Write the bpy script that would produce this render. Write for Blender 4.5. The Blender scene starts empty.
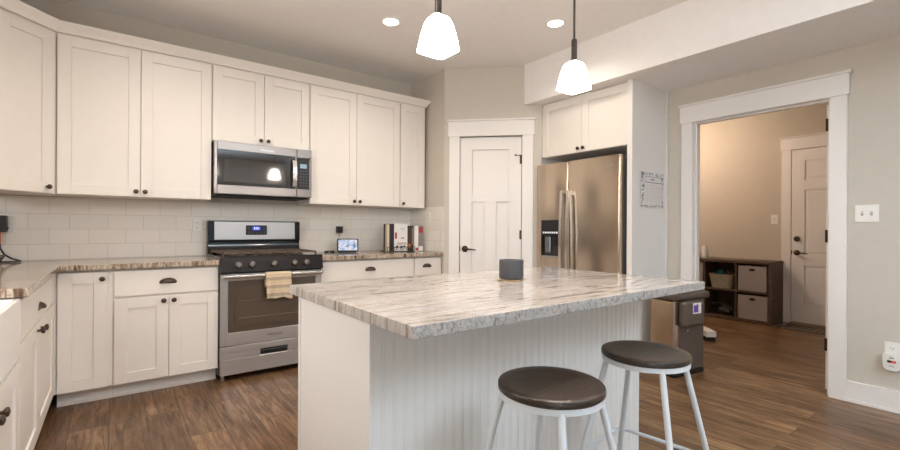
import bpy, bmesh, math, random
from mathutils import Vector, Matrix
PI = math.pi
random.seed(7)
scene = bpy.context.scene
C = scene.collection

# ------------------------------------------------------------------ camera
cam_d = bpy.data.cameras.new('camera')
cam_d.sensor_width = 36.0
cam_d.lens = 441.0 / 900 * 36
cam_d.shift_y = 3.45 / 900
cam_d.clip_start = 0.02
cam = bpy.data.objects.new('camera', cam_d)
C.objects.link(cam)
cam.matrix_world = (Matrix.Translation((0, 0, 1.16)) @ Matrix.Rotation(-math.radians(37.25), 4, 'Z')
                    @ Matrix.Rotation(PI / 2, 4, 'X') @ Matrix.Rotation(0.0056, 4, 'Z'))
scene.camera = cam

# ------------------------------------------------------------------ world, daylight, exposure
w = bpy.data.worlds.new('world')
scene.world = w
w.use_nodes = True
w.node_tree.nodes['Background'].inputs[0].default_value = (0.75, 0.85, 1.0, 1)
w.node_tree.nodes['Background'].inputs[1].default_value = 0.35
vs = scene.view_settings
vs.view_transform = 'Standard'
vs.look = 'None'
vs.exposure = 0.05
vs.gamma = 1.0
vs.use_curve_mapping = False


def area(name, loc, target, sx, sy, power, col):
    l = bpy.data.lights.new(name, 'AREA')
    l.shape = 'RECTANGLE'
    l.size, l.size_y = sx, sy
    l.energy = power
    l.color = col
    o = bpy.data.objects.new(name, l)
    C.objects.link(o)
    o.location = loc
    d = Vector(target) - Vector(loc)
    o.rotation_euler = d.to_track_quat('-Z', 'Y').to_euler()
    return o


def spot(name, loc, power, col, size=1.9, blend=0.6, r=0.06):
    l = bpy.data.lights.new(name, 'SPOT')
    l.energy = power
    l.color = col
    l.spot_size = size
    l.spot_blend = blend
    l.shadow_soft_size = r
    o = bpy.data.objects.new(name, l)
    C.objects.link(o)
    o.location = loc
    return o


def point(name, loc, power, col, r=0.05):
    l = bpy.data.lights.new(name, 'POINT')
    l.energy = power
    l.color = col
    l.shadow_soft_size = r
    o = bpy.data.objects.new(name, l)
    C.objects.link(o)
    o.location = loc
    return o


WARM = (1.0, 0.90, 0.77)
DAY = (0.86, 0.97, 1.0)
# daylight through the windows of the dining area behind the camera; the last is fill added at an unseen sink window
area('window_daylight', (2.4, -3.78, 1.75), (2.0, 2, 1.0), 2.8, 1.7, 6, DAY)
area('window_daylight.001', (-2.2, -3.78, 1.45), (-1.4, 2, 1.2), 1.6, 1.6, 50, DAY)
area('sink_side_fill', (-0.935, 1.9, 1.6), (2.0, 1.9, 1.6), 1.0, 0.8, 19, (1.0, 0.95, 0.9))
# recessed cans over the kitchen (two in the picture, two out of the frame)
for x, y, pw in ((1.743, 3.083, 37), (2.793, 2.297, 26), (0.35, 3.0, 38), (0.1, 1.5, 38)):
    spot('recessed_lamp', (x, y, 2.775), pw, WARM, 2.6, 0.8)
# upward fill light added behind the camera; its bowl is built further down
FILL_BOWL = (1.7, -1.6, 1.95)
area('added_uplight_fill', (FILL_BOWL[0], FILL_BOWL[1], FILL_BOWL[2] - .095), (FILL_BOWL[0], FILL_BOWL[1], 2.8), 0.3, 0.3, 190, (0.68, 0.84, 1.0))
# mudroom ceiling lamp
point('mudroom_lamp', (5.75, 3.0, 2.45), 38, (1.0, 0.79, 0.63), 0.12)

# ------------------------------------------------------------------ materials


def lin(h):
    h = h.lstrip('#')
    out = []
    for i in (0, 2, 4):
        c = int(h[i:i + 2], 16) / 255
        out.append(c / 12.92 if c <= 0.04045 else ((c + 0.055) / 1.055) ** 2.4)
    return (out[0], out[1], out[2], 1)


class NT:
    def __init__(s, name):
        s.m = bpy.data.materials.new(name)
        s.m.use_nodes = True
        s.t = s.m.node_tree
        s.b = s.t.nodes['Principled BSDF']

    def n(s, typ, **kw):
        nd = s.t.nodes.new(typ)
        for k, v in kw.items():
            if k.startswith('i_'):
                nd.inputs[k[2:].replace('_', ' ')].default_value = v
            else:
                setattr(nd, k, v)
        return nd

    def l(s, a, b):
        s.t.links.new(a, b)

    def coords(s, scale=(1, 1, 1), rot=(0, 0, 0), loc=(0, 0, 0)):
        tc = s.n('ShaderNodeTexCoord')
        mp = s.n('ShaderNodeMapping')
        mp.inputs['Scale'].default_value = scale
        mp.inputs['Rotation'].default_value = rot
        mp.inputs['Location'].default_value = loc
        s.l(tc.outputs['Object'], mp.inputs['Vector'])
        return mp.outputs['Vector']

    def noise(s, vec, scale=5, detail=4, rough=0.5, dist=0.0):
        nd = s.n('ShaderNodeTexNoise')
        nd.inputs['Scale'].default_value = scale
        nd.inputs['Detail'].default_value = detail
        nd.inputs['Roughness'].default_value = rough
        nd.inputs['Distortion'].default_value = dist
        s.l(vec, nd.inputs['Vector'])
        return nd.outputs['Fac']

    def ramp(s, fac, stops):
        nd = s.n('ShaderNodeValToRGB')
        cr = nd.color_ramp
        while len(cr.elements) < len(stops):
            cr.elements.new(0.5)
        for e, (p, c) in zip(cr.elements, stops):
            e.position = p
            e.color = lin(c) if isinstance(c, str) else c
        s.l(fac, nd.inputs['Fac'])
        return nd.outputs['Color']

    def mix(s, fac, a, b, mode='MIX'):
        nd = s.n('ShaderNodeMix', data_type='RGBA', blend_type=mode)
        for sock, v in ((nd.inputs[0], fac), (nd.inputs[6], a), (nd.inputs[7], b)):
            if hasattr(v, 'node'):
                s.l(v, sock)
            elif isinstance(v, str):
                sock.default_value = lin(v)
            else:
                sock.default_value = v
        return nd.outputs[2]

    def bump(s, h, strength=0.2, dist=0.002):
        nd = s.n('ShaderNodeBump')
        nd.inputs['Strength'].default_value = strength
        nd.inputs['Distance'].default_value = dist
        s.l(h, nd.inputs['Height'])
        s.l(nd.outputs['Normal'], s.b.inputs['Normal'])

    def set(s, **kw):
        for k, v in kw.items():
            k = k.replace('_', ' ')
            sock = s.b.inputs[k]
            if hasattr(v, 'node'):
                s.l(v, sock)
            elif isinstance(v, str):
                sock.default_value = lin(v)
            else:
                sock.default_value = v
        return s


MATS = {}


def paint(name, col, rough=0.5, noise_amt=0.04, bump=0.0, scale=18, metal=0.0):
    t = NT(name)
    v = t.coords()
    f = t.noise(v, scale, 3)
    c = lin(col)
    d = tuple(x * (1 - noise_amt) for x in c[:3]) + (1,)
    t.set(Base_Color=t.ramp(f, [(0.3, d), (0.7, c)]), Roughness=rough, Metallic=metal)
    if bump:
        t.bump(t.noise(v, 160, 4), bump, 0.002)
    MATS[name] = t.m
    return t.m


wall_m = paint('wall_paint', '#CFC7BB', 0.85, 0.03, 0.15)
ceil_m = paint('ceiling_paint', '#F3F0ED', 0.9, 0.03, 0.3)
mud_m = paint('mudroom_paint', '#C9BFB0', 0.85, 0.03, 0.12)
cab_m = paint('cabinet_paint', '#EFE8E0', 0.38, 0.015)
trim_m = paint('trim_paint', '#EEEAE6', 0.4, 0.015)
isl_m = paint('island_paint', '#EEEAE6', 0.42, 0.015)
sink_m = paint('fireclay', '#F4F2EF', 0.12, 0.01)
plate_m = paint('plate_plastic', '#EFECE6', 0.35, 0.01)
bronze_m = paint('dark_bronze', '#54463D', 0.35, 0.25, 0, 40, 0.8)
black_m = paint('black_enamel', '#0C0D10', 0.1, 0.1)
blackp_m = paint('black_plastic', '#1B1B1D', 0.4, 0.1)
iron_m = paint('cast_iron', '#6A5A4E', 0.55, 0.3, 0.3, 60, 0.3)  # brown of warm reflected light is put into this base colour
white_metal = paint('white_powder_coat', '#DFE1E4', 0.35, 0.03)
candle_m = paint('charcoal_ceramic', '#4C4C50', 0.55, 0.2, 0.2, 90)
cork_m = paint('coaster_wood', '#B0946A', 0.7, 0.25, 0.2, 60)
lampmetal_m = paint('pendant_metal', '#4E4642', 0.35, 0.15, 0, 30, 0.7)
dull_black_m = paint('dull_black', '#0D0D0E', 0.7, 0.1)  # near-black for the microwave underside and the slab base
orange_m = paint('orange_plastic', '#D9762B', 0.4, 0.08)
yellow_m = paint('yellow_wax', '#C99A3A', 0.5, 0.1)
white_paper = paint('white_paper', '#E6E2E0', 0.8, 0.03)
teal_m = paint('teal_cloth', '#1E8C93', 0.8, 0.2)
grey_cloth = paint('grey_cloth', '#6C6A70', 0.9, 0.3, 0.3, 30)
purple_m = paint('purple_ink', '#6E4BA8', 0.6, 0.1)
red_m = paint('red_ink', '#A8352F', 0.5, 0.1)
leaf_m = paint('blue_green_ink', '#4A666C', 0.8, 0.3, 0, 60)
ink_m = paint('grey_ink', '#8C8890', 0.8, 0.1)
pink_m = paint('pink_ink', '#D3B4B0', 0.8, 0.1)
darkink_m = paint('dark_ink', '#2E2A2C', 0.7, 0.1)
silverink_m = paint('silver_mark', '#C9C9CC', 0.3, 0.05, 0, 20, 0.6)
greyink_m = paint('dark_grey_mark', '#4A4A4D', 0.4, 0.05)
cream_m = paint('cream_card', '#CDBFA8', 0.7, 0.06)
brownbook_m = paint('brown_card', '#3F332E', 0.55, 0.2, 0, 60)
greybook_m = paint('grey_card', '#8B8582', 0.6, 0.2, 0, 60)
canplast_m = paint('bronze_plastic', '#5B4F47', 0.35, 0.1)


def steel(name, col, rough, axis, metal=1.0):
    t = NT(name)
    sc = {'x': (2, 300, 300), 'z': (300, 300, 2)}[axis]
    f = t.noise(t.coords(sc), 1, 3, 0.6)
    c = lin(col)
    d = tuple(x * 0.88 for x in c[:3]) + (1,)
    t.set(Base_Color=t.ramp(f, [(0.3, d), (0.7, c)]), Metallic=metal, Roughness=rough)
    t.bump(f, 0.05, 0.0005)
    return t.m


steel_m = steel('brushed_steel', '#C4C2C2', 0.36, 'x', 0.72)
steelv_m = steel('brushed_steel_upright', '#CBBAA8', 0.2, 'z')
steelm_m = steel('brushed_steel_dark', '#948C87', 0.3, 'x')
handle_m = steel('polished_steel', '#D6D2CE', 0.25, 'z')
cansteel_m = steel('bin_steel', '#CDB79C', 0.3, 'z')


def glassdark(name, col, rough=0.06):
    t = NT(name)
    f = t.noise(t.coords(), 3, 2)
    c = lin(col)
    t.set(Base_Color=t.ramp(f, [(0.3, tuple(x * .9 for x in c[:3]) + (1,)), (0.7, c)]), Roughness=rough, Specular_IOR_Level=0.8)
    return t.m


oven_glass = glassdark('oven_glass', '#55473C', 0.08)
mw_glass = glassdark('microwave_glass', '#2C2624', 0.05)
mw_mesh = glassdark('microwave_screen', '#3E3835', 0.06)


def emis(name, col, strength):
    t = NT(name)
    v = t.coords()
    f = t.noise(v, 4, 2)
    c = lin(col)
    t.set(Base_Color=col, Emission_Color=t.ramp(f, [(0.2, tuple(x * .96 for x in c[:3]) + (1,)), (0.8, c)]),
          Emission_Strength=strength, Roughness=0.3)
    return t.m


shade_m = emis('lit_frosted_glass', '#FFF0E4', 76.0)
can_m = emis('lit_lens', '#FFF3E2', 6.0)
bluedisp = emis('blue_display', '#3A45D8', 1.0)
digit_m = emis('digit_light', '#C8D2FF', 2.0)
mwdisp = emis('pale_display', '#7E93A0', 0.5)
reddisp = emis('red_display', '#D8323C', 0.6)
disp_white = emis('dispenser_icons', '#D8DCE4', 0.6)


def screen_mat():
    t = NT('screen_photo')
    v = t.coords()
    c1 = t.ramp(t.noise(v, 22, 5, 0.6), [(0.35, '#4A5C86'), (0.45, '#AFC4E4'), (0.55, '#F0E8EA'), (0.66, '#CFA9A2')])
    t.set(Base_Color='#101010', Emission_Color=c1, Emission_Strength=0.95, Roughness=0.1)
    return t.m


screen_m = screen_mat()


def tile_mat(name, swap, offx, offz):
    t = NT(name)
    tc = t.n('ShaderNodeTexCoord')
    sp = t.n('ShaderNodeSeparateXYZ')
    cb = t.n('ShaderNodeCombineXYZ')
    t.l(tc.outputs['Object'], sp.inputs[0])
    t.l(sp.outputs['Y' if swap else 'X'], cb.inputs['X'])
    t.l(sp.outputs['Z'], cb.inputs['Y'])
    mp = t.n('ShaderNodeMapping')
    mp.inputs['Location'].default_value = (offx, offz, 0)
    t.l(cb.outputs[0], mp.inputs['Vector'])
    br = t.n('ShaderNodeTexBrick')
    br.offset = 0.5
    br.inputs['Scale'].default_value = 1.0
    br.inputs['Brick Width'].default_value = 0.2235
    br.inputs['Row Height'].default_value = 0.1105
    br.inputs['Mortar Size'].default_value = 0.0016
    br.inputs['Mortar Smooth'].default_value = 0.3
    br.inputs['Color1'].default_value = lin('#F1EBE3')
    br.inputs['Color2'].default_value = lin('#ECE6DD')
    br.inputs['Mortar'].default_value = lin('#D0C8BC')
    t.l(mp.outputs['Vector'], br.inputs['Vector'])
    t.set(Base_Color=br.outputs['Color'], Roughness=0.16)
    inv = t.n('ShaderNodeMath', operation='SUBTRACT')
    inv.inputs[0].default_value = 1
    t.l(br.outputs['Fac'], inv.inputs[1])
    nz = t.noise(t.coords(), 9, 2)
    ad = t.n('ShaderNodeMath', operation='MULTIPLY_ADD')
    t.l(nz, ad.inputs[0])
    ad.inputs[1].default_value = 0.15
    t.l(inv.outputs[0], ad.inputs[2])
    t.bump(ad.outputs[0], 0.35, 0.003)
    return t.m


tile_back_m = tile_mat('subway_tile', False, 0.15375, -0.919)
tile_side_m = tile_mat('subway_tile_side', True, 0.1, -0.919)


def wood_floor():
    t = NT('plank_floor')
    tc = t.n('ShaderNodeTexCoord')
    sp = t.n('ShaderNodeSeparateXYZ')
    cb = t.n('ShaderNodeCombineXYZ')
    t.l(tc.outputs['Object'], sp.inputs[0])
    t.l(sp.outputs['Y'], cb.inputs['X'])
    t.l(sp.outputs['X'], cb.inputs['Y'])
    mp = t.n('ShaderNodeMapping')
    mp.inputs['Location'].default_value = (0.4, 0.022, 0)
    t.l(cb.outputs[0], mp.inputs['Vector'])
    br = t.n('ShaderNodeTexBrick')
    br.offset = 0.37
    br.inputs['Scale'].default_value = 1.0
    br.inputs['Brick Width'].default_value = 1.22
    br.inputs['Row Height'].default_value = 0.18
    br.inputs['Mortar Size'].default_value = 0.0018
    br.inputs['Mortar Smooth'].default_value = 0.2
    br.inputs['Color1'].default_value = (0, 0, 0, 1)
    br.inputs['Color2'].default_value = (1, 1, 1, 1)
    br.inputs['Mortar'].default_value = (0.5, 0.5, 0.5, 1)
    t.l(mp.outputs['Vector'], br.inputs['Vector'])
    # per plank shift of the grain
    sc = t.n('ShaderNodeVectorMath', operation='SCALE')
    t.l(br.outputs['Color'], sc.inputs[0])
    sc.inputs['Scale'].default_value = 7.0
    av = t.n('ShaderNodeVectorMath', operation='ADD')
    t.l(mp.outputs['Vector'], av.inputs[0])
    t.l(sc.outputs[0], av.inputs[1])
    m2 = t.n('ShaderNodeMapping')
    m2.inputs['Scale'].default_value = (1.3, 14, 1)
    t.l(av.outputs[0], m2.inputs['Vector'])
    g = t.noise(m2.outputs['Vector'], 2.2, 7, 0.62, 0.9)
    m3 = t.n('ShaderNodeMapping')
    m3.inputs['Scale'].default_value = (1.6, 4.5, 1)
    t.l(av.outputs[0], m3.inputs['Vector'])
    b = t.noise(m3.outputs['Vector'], 1.6, 5, 0.6, 0.6)
    grain = t.ramp(g, [(0.28, '#624731'), (0.44, '#93704F'), (0.56, '#AC8A65'), (0.75, '#CAAB86')])
    blotch = t.ramp(b, [(0.3, '#9A9088'), (0.5, '#CFC8C0'), (0.7, '#FFFFFF')])
    c = t.mix(0.75, grain, blotch, 'MULTIPLY')
    m4 = t.n('ShaderNodeMapping')
    m4.inputs['Scale'].default_value = (9, 130, 1)
    t.l(av.outputs[0], m4.inputs['Vector'])
    c = t.mix(0.6, c, t.ramp(t.noise(m4.outputs['Vector'], 1.0, 4, 0.6), [(0.3, '#94887D'), (0.55, '#FFFFFF')]), 'MULTIPLY')
    tone = t.ramp(br.outputs['Color'], [(0.0, '#BDB3AA'), (1.0, '#FFFFFF')])
    c = t.mix(1.0, c, tone, 'MULTIPLY')
    c = t.mix(br.outputs['Fac'], c, '#2C2019')
    t.set(Base_Color=c, Roughness=t.ramp(g, [(0.3, (0.42, .42, .42, 1)), (0.7, (0.3, .3, .3, 1))]))
    t.bump(g, 0.12, 0.002)
    return t.m


floor_m = wood_floor()


def granite(name, sx, sy, seed, rough=0.09, warm=False, sz=1.0):
    t = NT(name)
    v = t.coords((sx, sy, sz), (0, 0, 0.02), (seed, seed * 2, 0))
    band = t.noise(v, 1.0, 10, 0.7, 0.7)
    v2 = t.coords((sx * 2.6, sy * 3.1, 2.0 * sz), (0, 0, 0.05), (seed * 3, 0, 1))
    band2 = t.noise(v2, 1.0, 10, 0.72, 0.5)
    pal = ['#625A55', '#91877F', '#B6AEA8', '#C6C1BC', '#AEA7A1', '#BFBCBA', '#97959A', '#6E6D6F']
    if warm:
        pal = ['#2E221A', '#7C6654', '#CDBFAE', '#7A6351', '#D0C4B4', '#A08A76', '#C6B7A5', '#453529']
    base = t.ramp(band, list(zip((0.36, 0.41, 0.45, 0.485, 0.52, 0.56, 0.60, 0.67) if warm else (0.29, 0.37, 0.43, 0.50, 0.56, 0.62, 0.68, 0.77), pal)))
    vein = t.ramp(band2, [(0.30, '#7E6F63'), (0.40, '#BDB0A5'), (0.47, '#F6F3F0'), (0.58, '#FFFFFF'), (0.70, '#A8A29D')])
    c = t.mix(0.8, base, vein, 'MULTIPLY')
    v3 = t.coords((70, 110, 110))
    sp = t.ramp(t.noise(v3, 1, 3, 0.7), [(0.36, '#7C7067'), (0.48, '#FFFFFF')])
    c = t.mix(0.35, c, sp, 'MULTIPLY')
    t.set(Base_Color=c, Roughness=rough, Specular_IOR_Level=0.42)
    if rough > 0.2:
        t.bump(t.noise(t.coords((60, 60, 60)), 1, 5, 0.7), 0.8, 0.006)
    return t.m


granite_isl = granite('granite_island', 2.0, 13.0, 3.1)
granite_edge = granite('granite_island_edge', 26.0, 15.0, 3.1, 0.4, False, 26.0)
granite_left = granite('granite_counter', 5.0, 9.0, 8.4, .1, True)
granite_right = granite('granite_counter_right', 12, 14.0, 14.2, .1, True)


def wood(name, cols, scale, rough=0.4, bump=0.2):
    t = NT(name)
    v = t.coords(scale)
    g = t.noise(v, 1, 7, 0.6, 1.2)
    t.set(Base_Color=t.ramp(g, [(0.3, cols[0]), (0.5, cols[1]), (0.7, cols[2])]), Roughness=rough)
    t.bump(g, bump, 0.002)
    return t.m


seat_wood = wood('dark_seat_wood', ('#1F1712', '#32271F', '#4C3C31'), (6, 70, 70), 0.3, 0.35)
cubby_wood = wood('walnut_laminate', ('#46362B', '#574538', '#665244'), (30, 3, 40), 0.45, 0.05)


def weave(name, a, b, scale):
    t = NT(name)
    v = t.coords((scale, scale, scale))
    g = t.noise(v, 1, 3, 0.7)
    t.set(Base_Color=t.ramp(g, [(0.35, a), (0.65, b)]), Roughness=0.95)
    t.bump(g, 0.4, 0.003)
    return t.m


bin_fab = weave('grey_fabric', '#8F8583', '#B9AEAB', 140)
bask_fab = weave('woven_basket', '#8C8672', '#CFC9B4', 110)


def stripes(name, axis, period, stops, off=0.0, rough=0.9):
    t = NT(name)
    tc = t.n('ShaderNodeTexCoord')
    sp = t.n('ShaderNodeSeparateXYZ')
    t.l(tc.outputs['Object'], sp.inputs[0])
    a = t.n('ShaderNodeMath', operation='MULTIPLY_ADD')
    t.l(sp.outputs[axis], a.inputs[0])
    a.inputs[1].default_value = 1 / period
    a.inputs[2].default_value = off
    f = t.n('ShaderNodeMath', operation='FRACT')
    t.l(a.outputs[0], f.inputs[0])
    c = t.ramp(f.outputs[0], stops)
    nz = t.noise(t.coords((180, 180, 180)), 1, 3)
    c = t.mix(0.35, c, t.ramp(nz, [(0.3, '#B8A890'), (0.6, '#FFFFFF')]), 'MULTIPLY')
    t.set(Base_Color=c, Roughness=rough)
    t.bump(nz, 0.3, 0.002)
    return t.m


towel_m = stripes('striped_towel', 'Z', 0.062, [(0.0, '#D9C3A2'), (0.25, '#D6C3A6'), (0.36, '#9C9A8E'), (0.48, '#C2AC92'),
                                                (0.60, '#A98A7A'), (0.70, '#DCCBB2'), (1.0, '#D9C3A2')], 0.2)
mat_m = stripes('striped_mat', 'Y', 0.07, [(0.0, '#514A43'), (0.3, '#85796A'), (0.45, '#38332F'), (0.7, '#70675A'), (1.0, '#514A43')])

# ------------------------------------------------------------------ mesh builder


class MB:
    def __init__(s):
        s.bm = bmesh.new()
        s.wn = False

    def box(s, x0, x1, y0, y1, z0, z1, bev=0.0, seg=1):
        r = bmesh.ops.create_cube(s.bm, size=1.0)
        vs_ = r['verts']
        for v in vs_:
            v.co = Vector(((x0 + x1) / 2 + v.co.x * (x1 - x0), (y0 + y1) / 2 + v.co.y * (y1 - y0), (z0 + z1) / 2 + v.co.z * (z1 - z0)))
        if bev:
            s.wn = s.wn or seg > 1
            es = list({e for v in vs_ for e in v.link_edges})
            bmesh.ops.bevel(s.bm, geom=es, offset=bev, segments=seg, affect='EDGES', profile=0.5)
        return s

    def prism(s, poly, z0, z1, axis='z', bev=0.0, seg=1):
        # poly in the plane perpendicular to axis: z:(x,y) y:(x,z) x:(y,z)
        def mk(a, b, h):
            return {'z': Vector((a, b, h)), 'y': Vector((a, h, b)), 'x': Vector((h, a, b))}[axis]
        v0 = [s.bm.verts.new(mk(a, b, z0)) for a, b in poly]
        v1 = [s.bm.verts.new(mk(a, b, z1)) for a, b in poly]
        n = len(poly)
        fs = [s.bm.faces.new(v0[::-1]), s.bm.faces.new(v1)]
        for i in range(n):
            fs.append(s.bm.faces.new((v0[i], v0[(i + 1) % n], v1[(i + 1) % n], v1[i])))
        bmesh.ops.recalc_face_normals(s.bm, faces=fs)
        if bev:
            s.wn = s.wn or seg > 1
            es = list({e for f in fs[:2] for e in f.edges})
            bmesh.ops.bevel(s.bm, geom=es, offset=bev, segments=seg, affect='EDGES', profile=0.5)
        return s

    def tube(s, pts, r, n=10, closed=False, r1=None):
        pts = [Vector(p) for p in pts]
        N = len(pts)
        rings = []
        prev = None
        for i, p in enumerate(pts):
            if closed:
                t = (pts[(i + 1) % N] - pts[i - 1]).normalized()
            else:
                t = (pts[min(i + 1, N - 1)] - pts[max(i - 1, 0)]).normalized()
            if prev is None:
                a = Vector((0, 0, 1)) if abs(t.z) < 0.9 else Vector((1, 0, 0))
                u = t.cross(a).normalized()
            else:
                u = (prev - t * prev.dot(t)).normalized()
            prev = u
            v = t.cross(u)
            rr = r if r1 is None else r + (r1 - r) * i / (N - 1)
            rings.append([s.bm.verts.new(p + (u * math.cos(2 * PI * k / n) + v * math.sin(2 * PI * k / n)) * rr) for k in range(n)])
        fs = []
        for i in range(N if closed else N - 1):
            a, b = rings[i], rings[(i + 1) % N]
            for k in range(n):
                fs.append(s.bm.faces.new((a[k], a[(k + 1) % n], b[(k + 1) % n], b[k])))
        if not closed:
            fs.append(s.bm.faces.new(rings[0][::-1]))
            fs.append(s.bm.faces.new(rings[-1]))
        bmesh.ops.recalc_face_normals(s.bm, faces=fs)
        return s

    def lathe(s, prof, c=(0, 0, 0), n=24, axis='z', sq=None, closed=False):
        # prof: list of (radius, height); sq: superellipse exponent for squared sections
        c = Vector(c)
        rings = []
        for r, h in prof:
            ring = []
            for k in range(n):
                a = 2 * PI * k / n
                ca, sa = math.cos(a), math.sin(a)
                if sq:
                    q = (abs(ca) ** sq + abs(sa) ** sq) ** (-1 / sq)
                    ca, sa = ca * q, sa * q
                x, y = r * ca, r * sa
                ring.append(s.bm.verts.new(c + {'z': Vector((x, y, h)), 'y': Vector((x, h, y)), 'x': Vector((h, x, y))}[axis]))
            rings.append(ring)
        fs = []
        for a, b in zip(rings, rings[1:]):
            for k in range(n):
                fs.append(s.bm.faces.new((a[k], a[(k + 1) % n], b[(k + 1) % n], b[k])))
        if closed:
            for k in range(n):
                fs.append(s.bm.faces.new((rings[-1][k], rings[-1][(k + 1) % n], rings[0][(k + 1) % n], rings[0][k])))
        else:
            if prof[0][0] > 1e-5:
                fs.append(s.bm.faces.new(rings[0][::-1]))
            if prof[-1][0] > 1e-5:
                fs.append(s.bm.faces.new(rings[-1]))
        bmesh.ops.recalc_face_normals(s.bm, faces=fs)
        return s

    def grid(s, fn, nu, nv):
        vv = [[s.bm.verts.new(Vector(fn(i / nu, j / nv))) for j in range(nv + 1)] for i in range(nu + 1)]
        for i in range(nu):
            for j in range(nv):
                s.bm.faces.new((vv[i][j], vv[i + 1][j], vv[i + 1][j + 1], vv[i][j + 1]))
        return s

    def xform(s, m):
        bmesh.ops.transform(s.bm, matrix=m, verts=s.bm.verts)
        return s

    def build(s, name, mat, parent=None, smooth=True, solid=0.0):
        bmesh.ops.remove_doubles(s.bm, verts=s.bm.verts, dist=1e-6)
        me = bpy.data.meshes.new(name)
        s.bm.to_mesh(me)
        s.bm.free()
        me.materials.append(mat)
        if smooth:
            for p in me.polygons:
                p.use_smooth = True
            me.set_sharp_from_angle(angle=math.radians(35))
        o = bpy.data.objects.new(name, me)
        C.objects.link(o)
        if parent:
            o.parent = parent
        if s.wn:
            md = o.modifiers.new('normals', 'WEIGHTED_NORMAL')
            md.keep_sharp = True
        if solid:
            md = o.modifiers.new('solid', 'SOLIDIFY')
            md.thickness = solid
            md.offset = 0
        return o


def tag(o, label, cat, group=None):
    o['label'] = label
    o['category'] = cat
    if group:
        o['group'] = group
    return o


def thing(name, label, cat, loc=(0, 0, 0), rotz=0.0, group=None):
    o = bpy.data.objects.new(name, None)
    o.empty_display_size = 0.05
    C.objects.link(o)
    o.location = loc
    o.rotation_euler = (0, 0, rotz)
    return tag(o, label, cat, group)


def struct(o):
    o['kind'] = 'structure'
    return o


def sbox(name, mat, *b, **k):
    return struct(MB().box(*b, **k).build(name, mat))


def copy_tree(o, parent=None):
    c = o.copy()
    C.objects.link(c)
    if parent:
        c.parent = parent
    for ch in list(o.children):
        copy_tree(ch, c)
    return c


def text_mesh(name, body, size, mat, parent, mtx, depth=0.0006, shear=0.0, align='CENTER'):
    cu = bpy.data.curves.new('txt', 'FONT')
    cu.body = body
    cu.size = size
    cu.extrude = depth
    cu.shear = shear
    cu.align_x = align
    cu.align_y = 'CENTER'
    tmp = bpy.data.objects.new('txt', cu)
    C.objects.link(tmp)
    dg = bpy.context.evaluated_depsgraph_get()
    me = bpy.data.meshes.new_from_object(tmp.evaluated_get(dg))
    bpy.data.objects.remove(tmp)
    me.transform(mtx)
    me.materials.clear()
    me.materials.append(mat)
    o = bpy.data.objects.new(name, me)
    C.objects.link(o)
    o.parent = parent
    return o


def face_front(x, y, z):
    # text standing upright, facing local -Y
    return Matrix.Translation((x, y, z)) @ Matrix.Rotation(PI / 2, 4, 'X')


# ------------------------------------------------------------------ room shell
CEIL = 2.805
LOW = 2.407
RW = 3.985          # kitchen face of the right wall
RW2 = 4.10
BW = 4.30           # kitchen face of the range wall
LW = -0.925
MX = 6.745          # mudroom far wall
OY0, OY1, OZ = 0.84, 1.775, 2.10

sbox('floor', floor_m, -4.2, 6.9, -4.0, 4.5, -0.1, 0)
sbox('ceiling', ceil_m, -4.2, 3.27, -4.0, 4.42, CEIL, CEIL + 0.1)
sbox('ceiling_dropped', ceil_m, 3.27, 4.10, -4.0, 4.42, LOW, CEIL + 0.1)
sbox('wall_back', wall_m, LW - 0.12, 4.0, BW, BW + 0.12, 0, CEIL)
m = MB()
m.box(LW - .12, LW, -.6, 1.35, 0, CEIL).box(LW - .12, LW, 2.45, BW, 0, CEIL).box(LW - .12, LW, 1.35, 2.45, 0, 1.15).box(LW - .12, LW, 1.35, 2.45, 2.05, CEIL)
struct(m.build('wall_left', wall_m))
m = MB()
m.box(LW - .1, LW - .05, 1.35, 1.41, 1.15, 2.05).box(LW - .1, LW - .05, 2.39, 2.45, 1.15, 2.05).box(LW - .1, LW - .05, 1.41, 2.39, 1.15, 1.21).box(LW - .1, LW - .05, 1.41, 2.39, 1.99, 2.05)
m.box(LW - .1, LW - .06, 1.885, 1.915, 1.21, 1.99)
struct(m.build('added_sink_window', trim_m))  # unseen window frame, added to go with the sink-side fill light
sbox('wall_left.001', wall_m, -4.2, LW - 0.12, -0.6, -0.48, 0, CEIL)
sbox('wall_far_left', wall_m, -4.2, -4.1, -4.0, -0.6, 0, CEIL)
# right wall with the cased opening
m = MB()
m.box(RW, RW2, -4.0, OY0, 0, LOW).box(RW, RW2, OY0, OY1, OZ, LOW).box(RW, RW2, OY1, BW, 0, LOW)
struct(m.build('wall_right', wall_m))
# wall behind the camera with two windows
m = MB()
m.box(-4.2, -3.0, -4.0, -3.9, 0, CEIL).box(-1.4, 0.3, -4.0, -3.9, 0, CEIL).box(3.5, 4.1, -4.0, -3.9, 0, CEIL)
for a, b in ((-3.0, -1.4), (0.3, 3.5)):
    m.box(a, b, -4.0, -3.9, 0, 0.6).box(a, b, -4.0, -3.9, 2.3, CEIL)
struct(m.build('wall_front', wall_m))
for nm, a, b in (('window_1', 0.3, 3.5), ('window_2', -3.0, -1.4)):
    m = MB()
    m.box(a, a + .06, -3.98, -3.9, .6, 2.3).box(b - .06, b, -3.98, -3.9, .6, 2.3)
    m.box(a + .06, b - .06, -3.98, -3.9, .6, .66).box(a + .06, b - .06, -3.98, -3.9, 2.24, 2.3)
    m.box((a + b) / 2 - .03, (a + b) / 2 + .03, -3.98, -3.9, .66, 2.24)
    struct(m.build(nm, trim_m))
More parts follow.
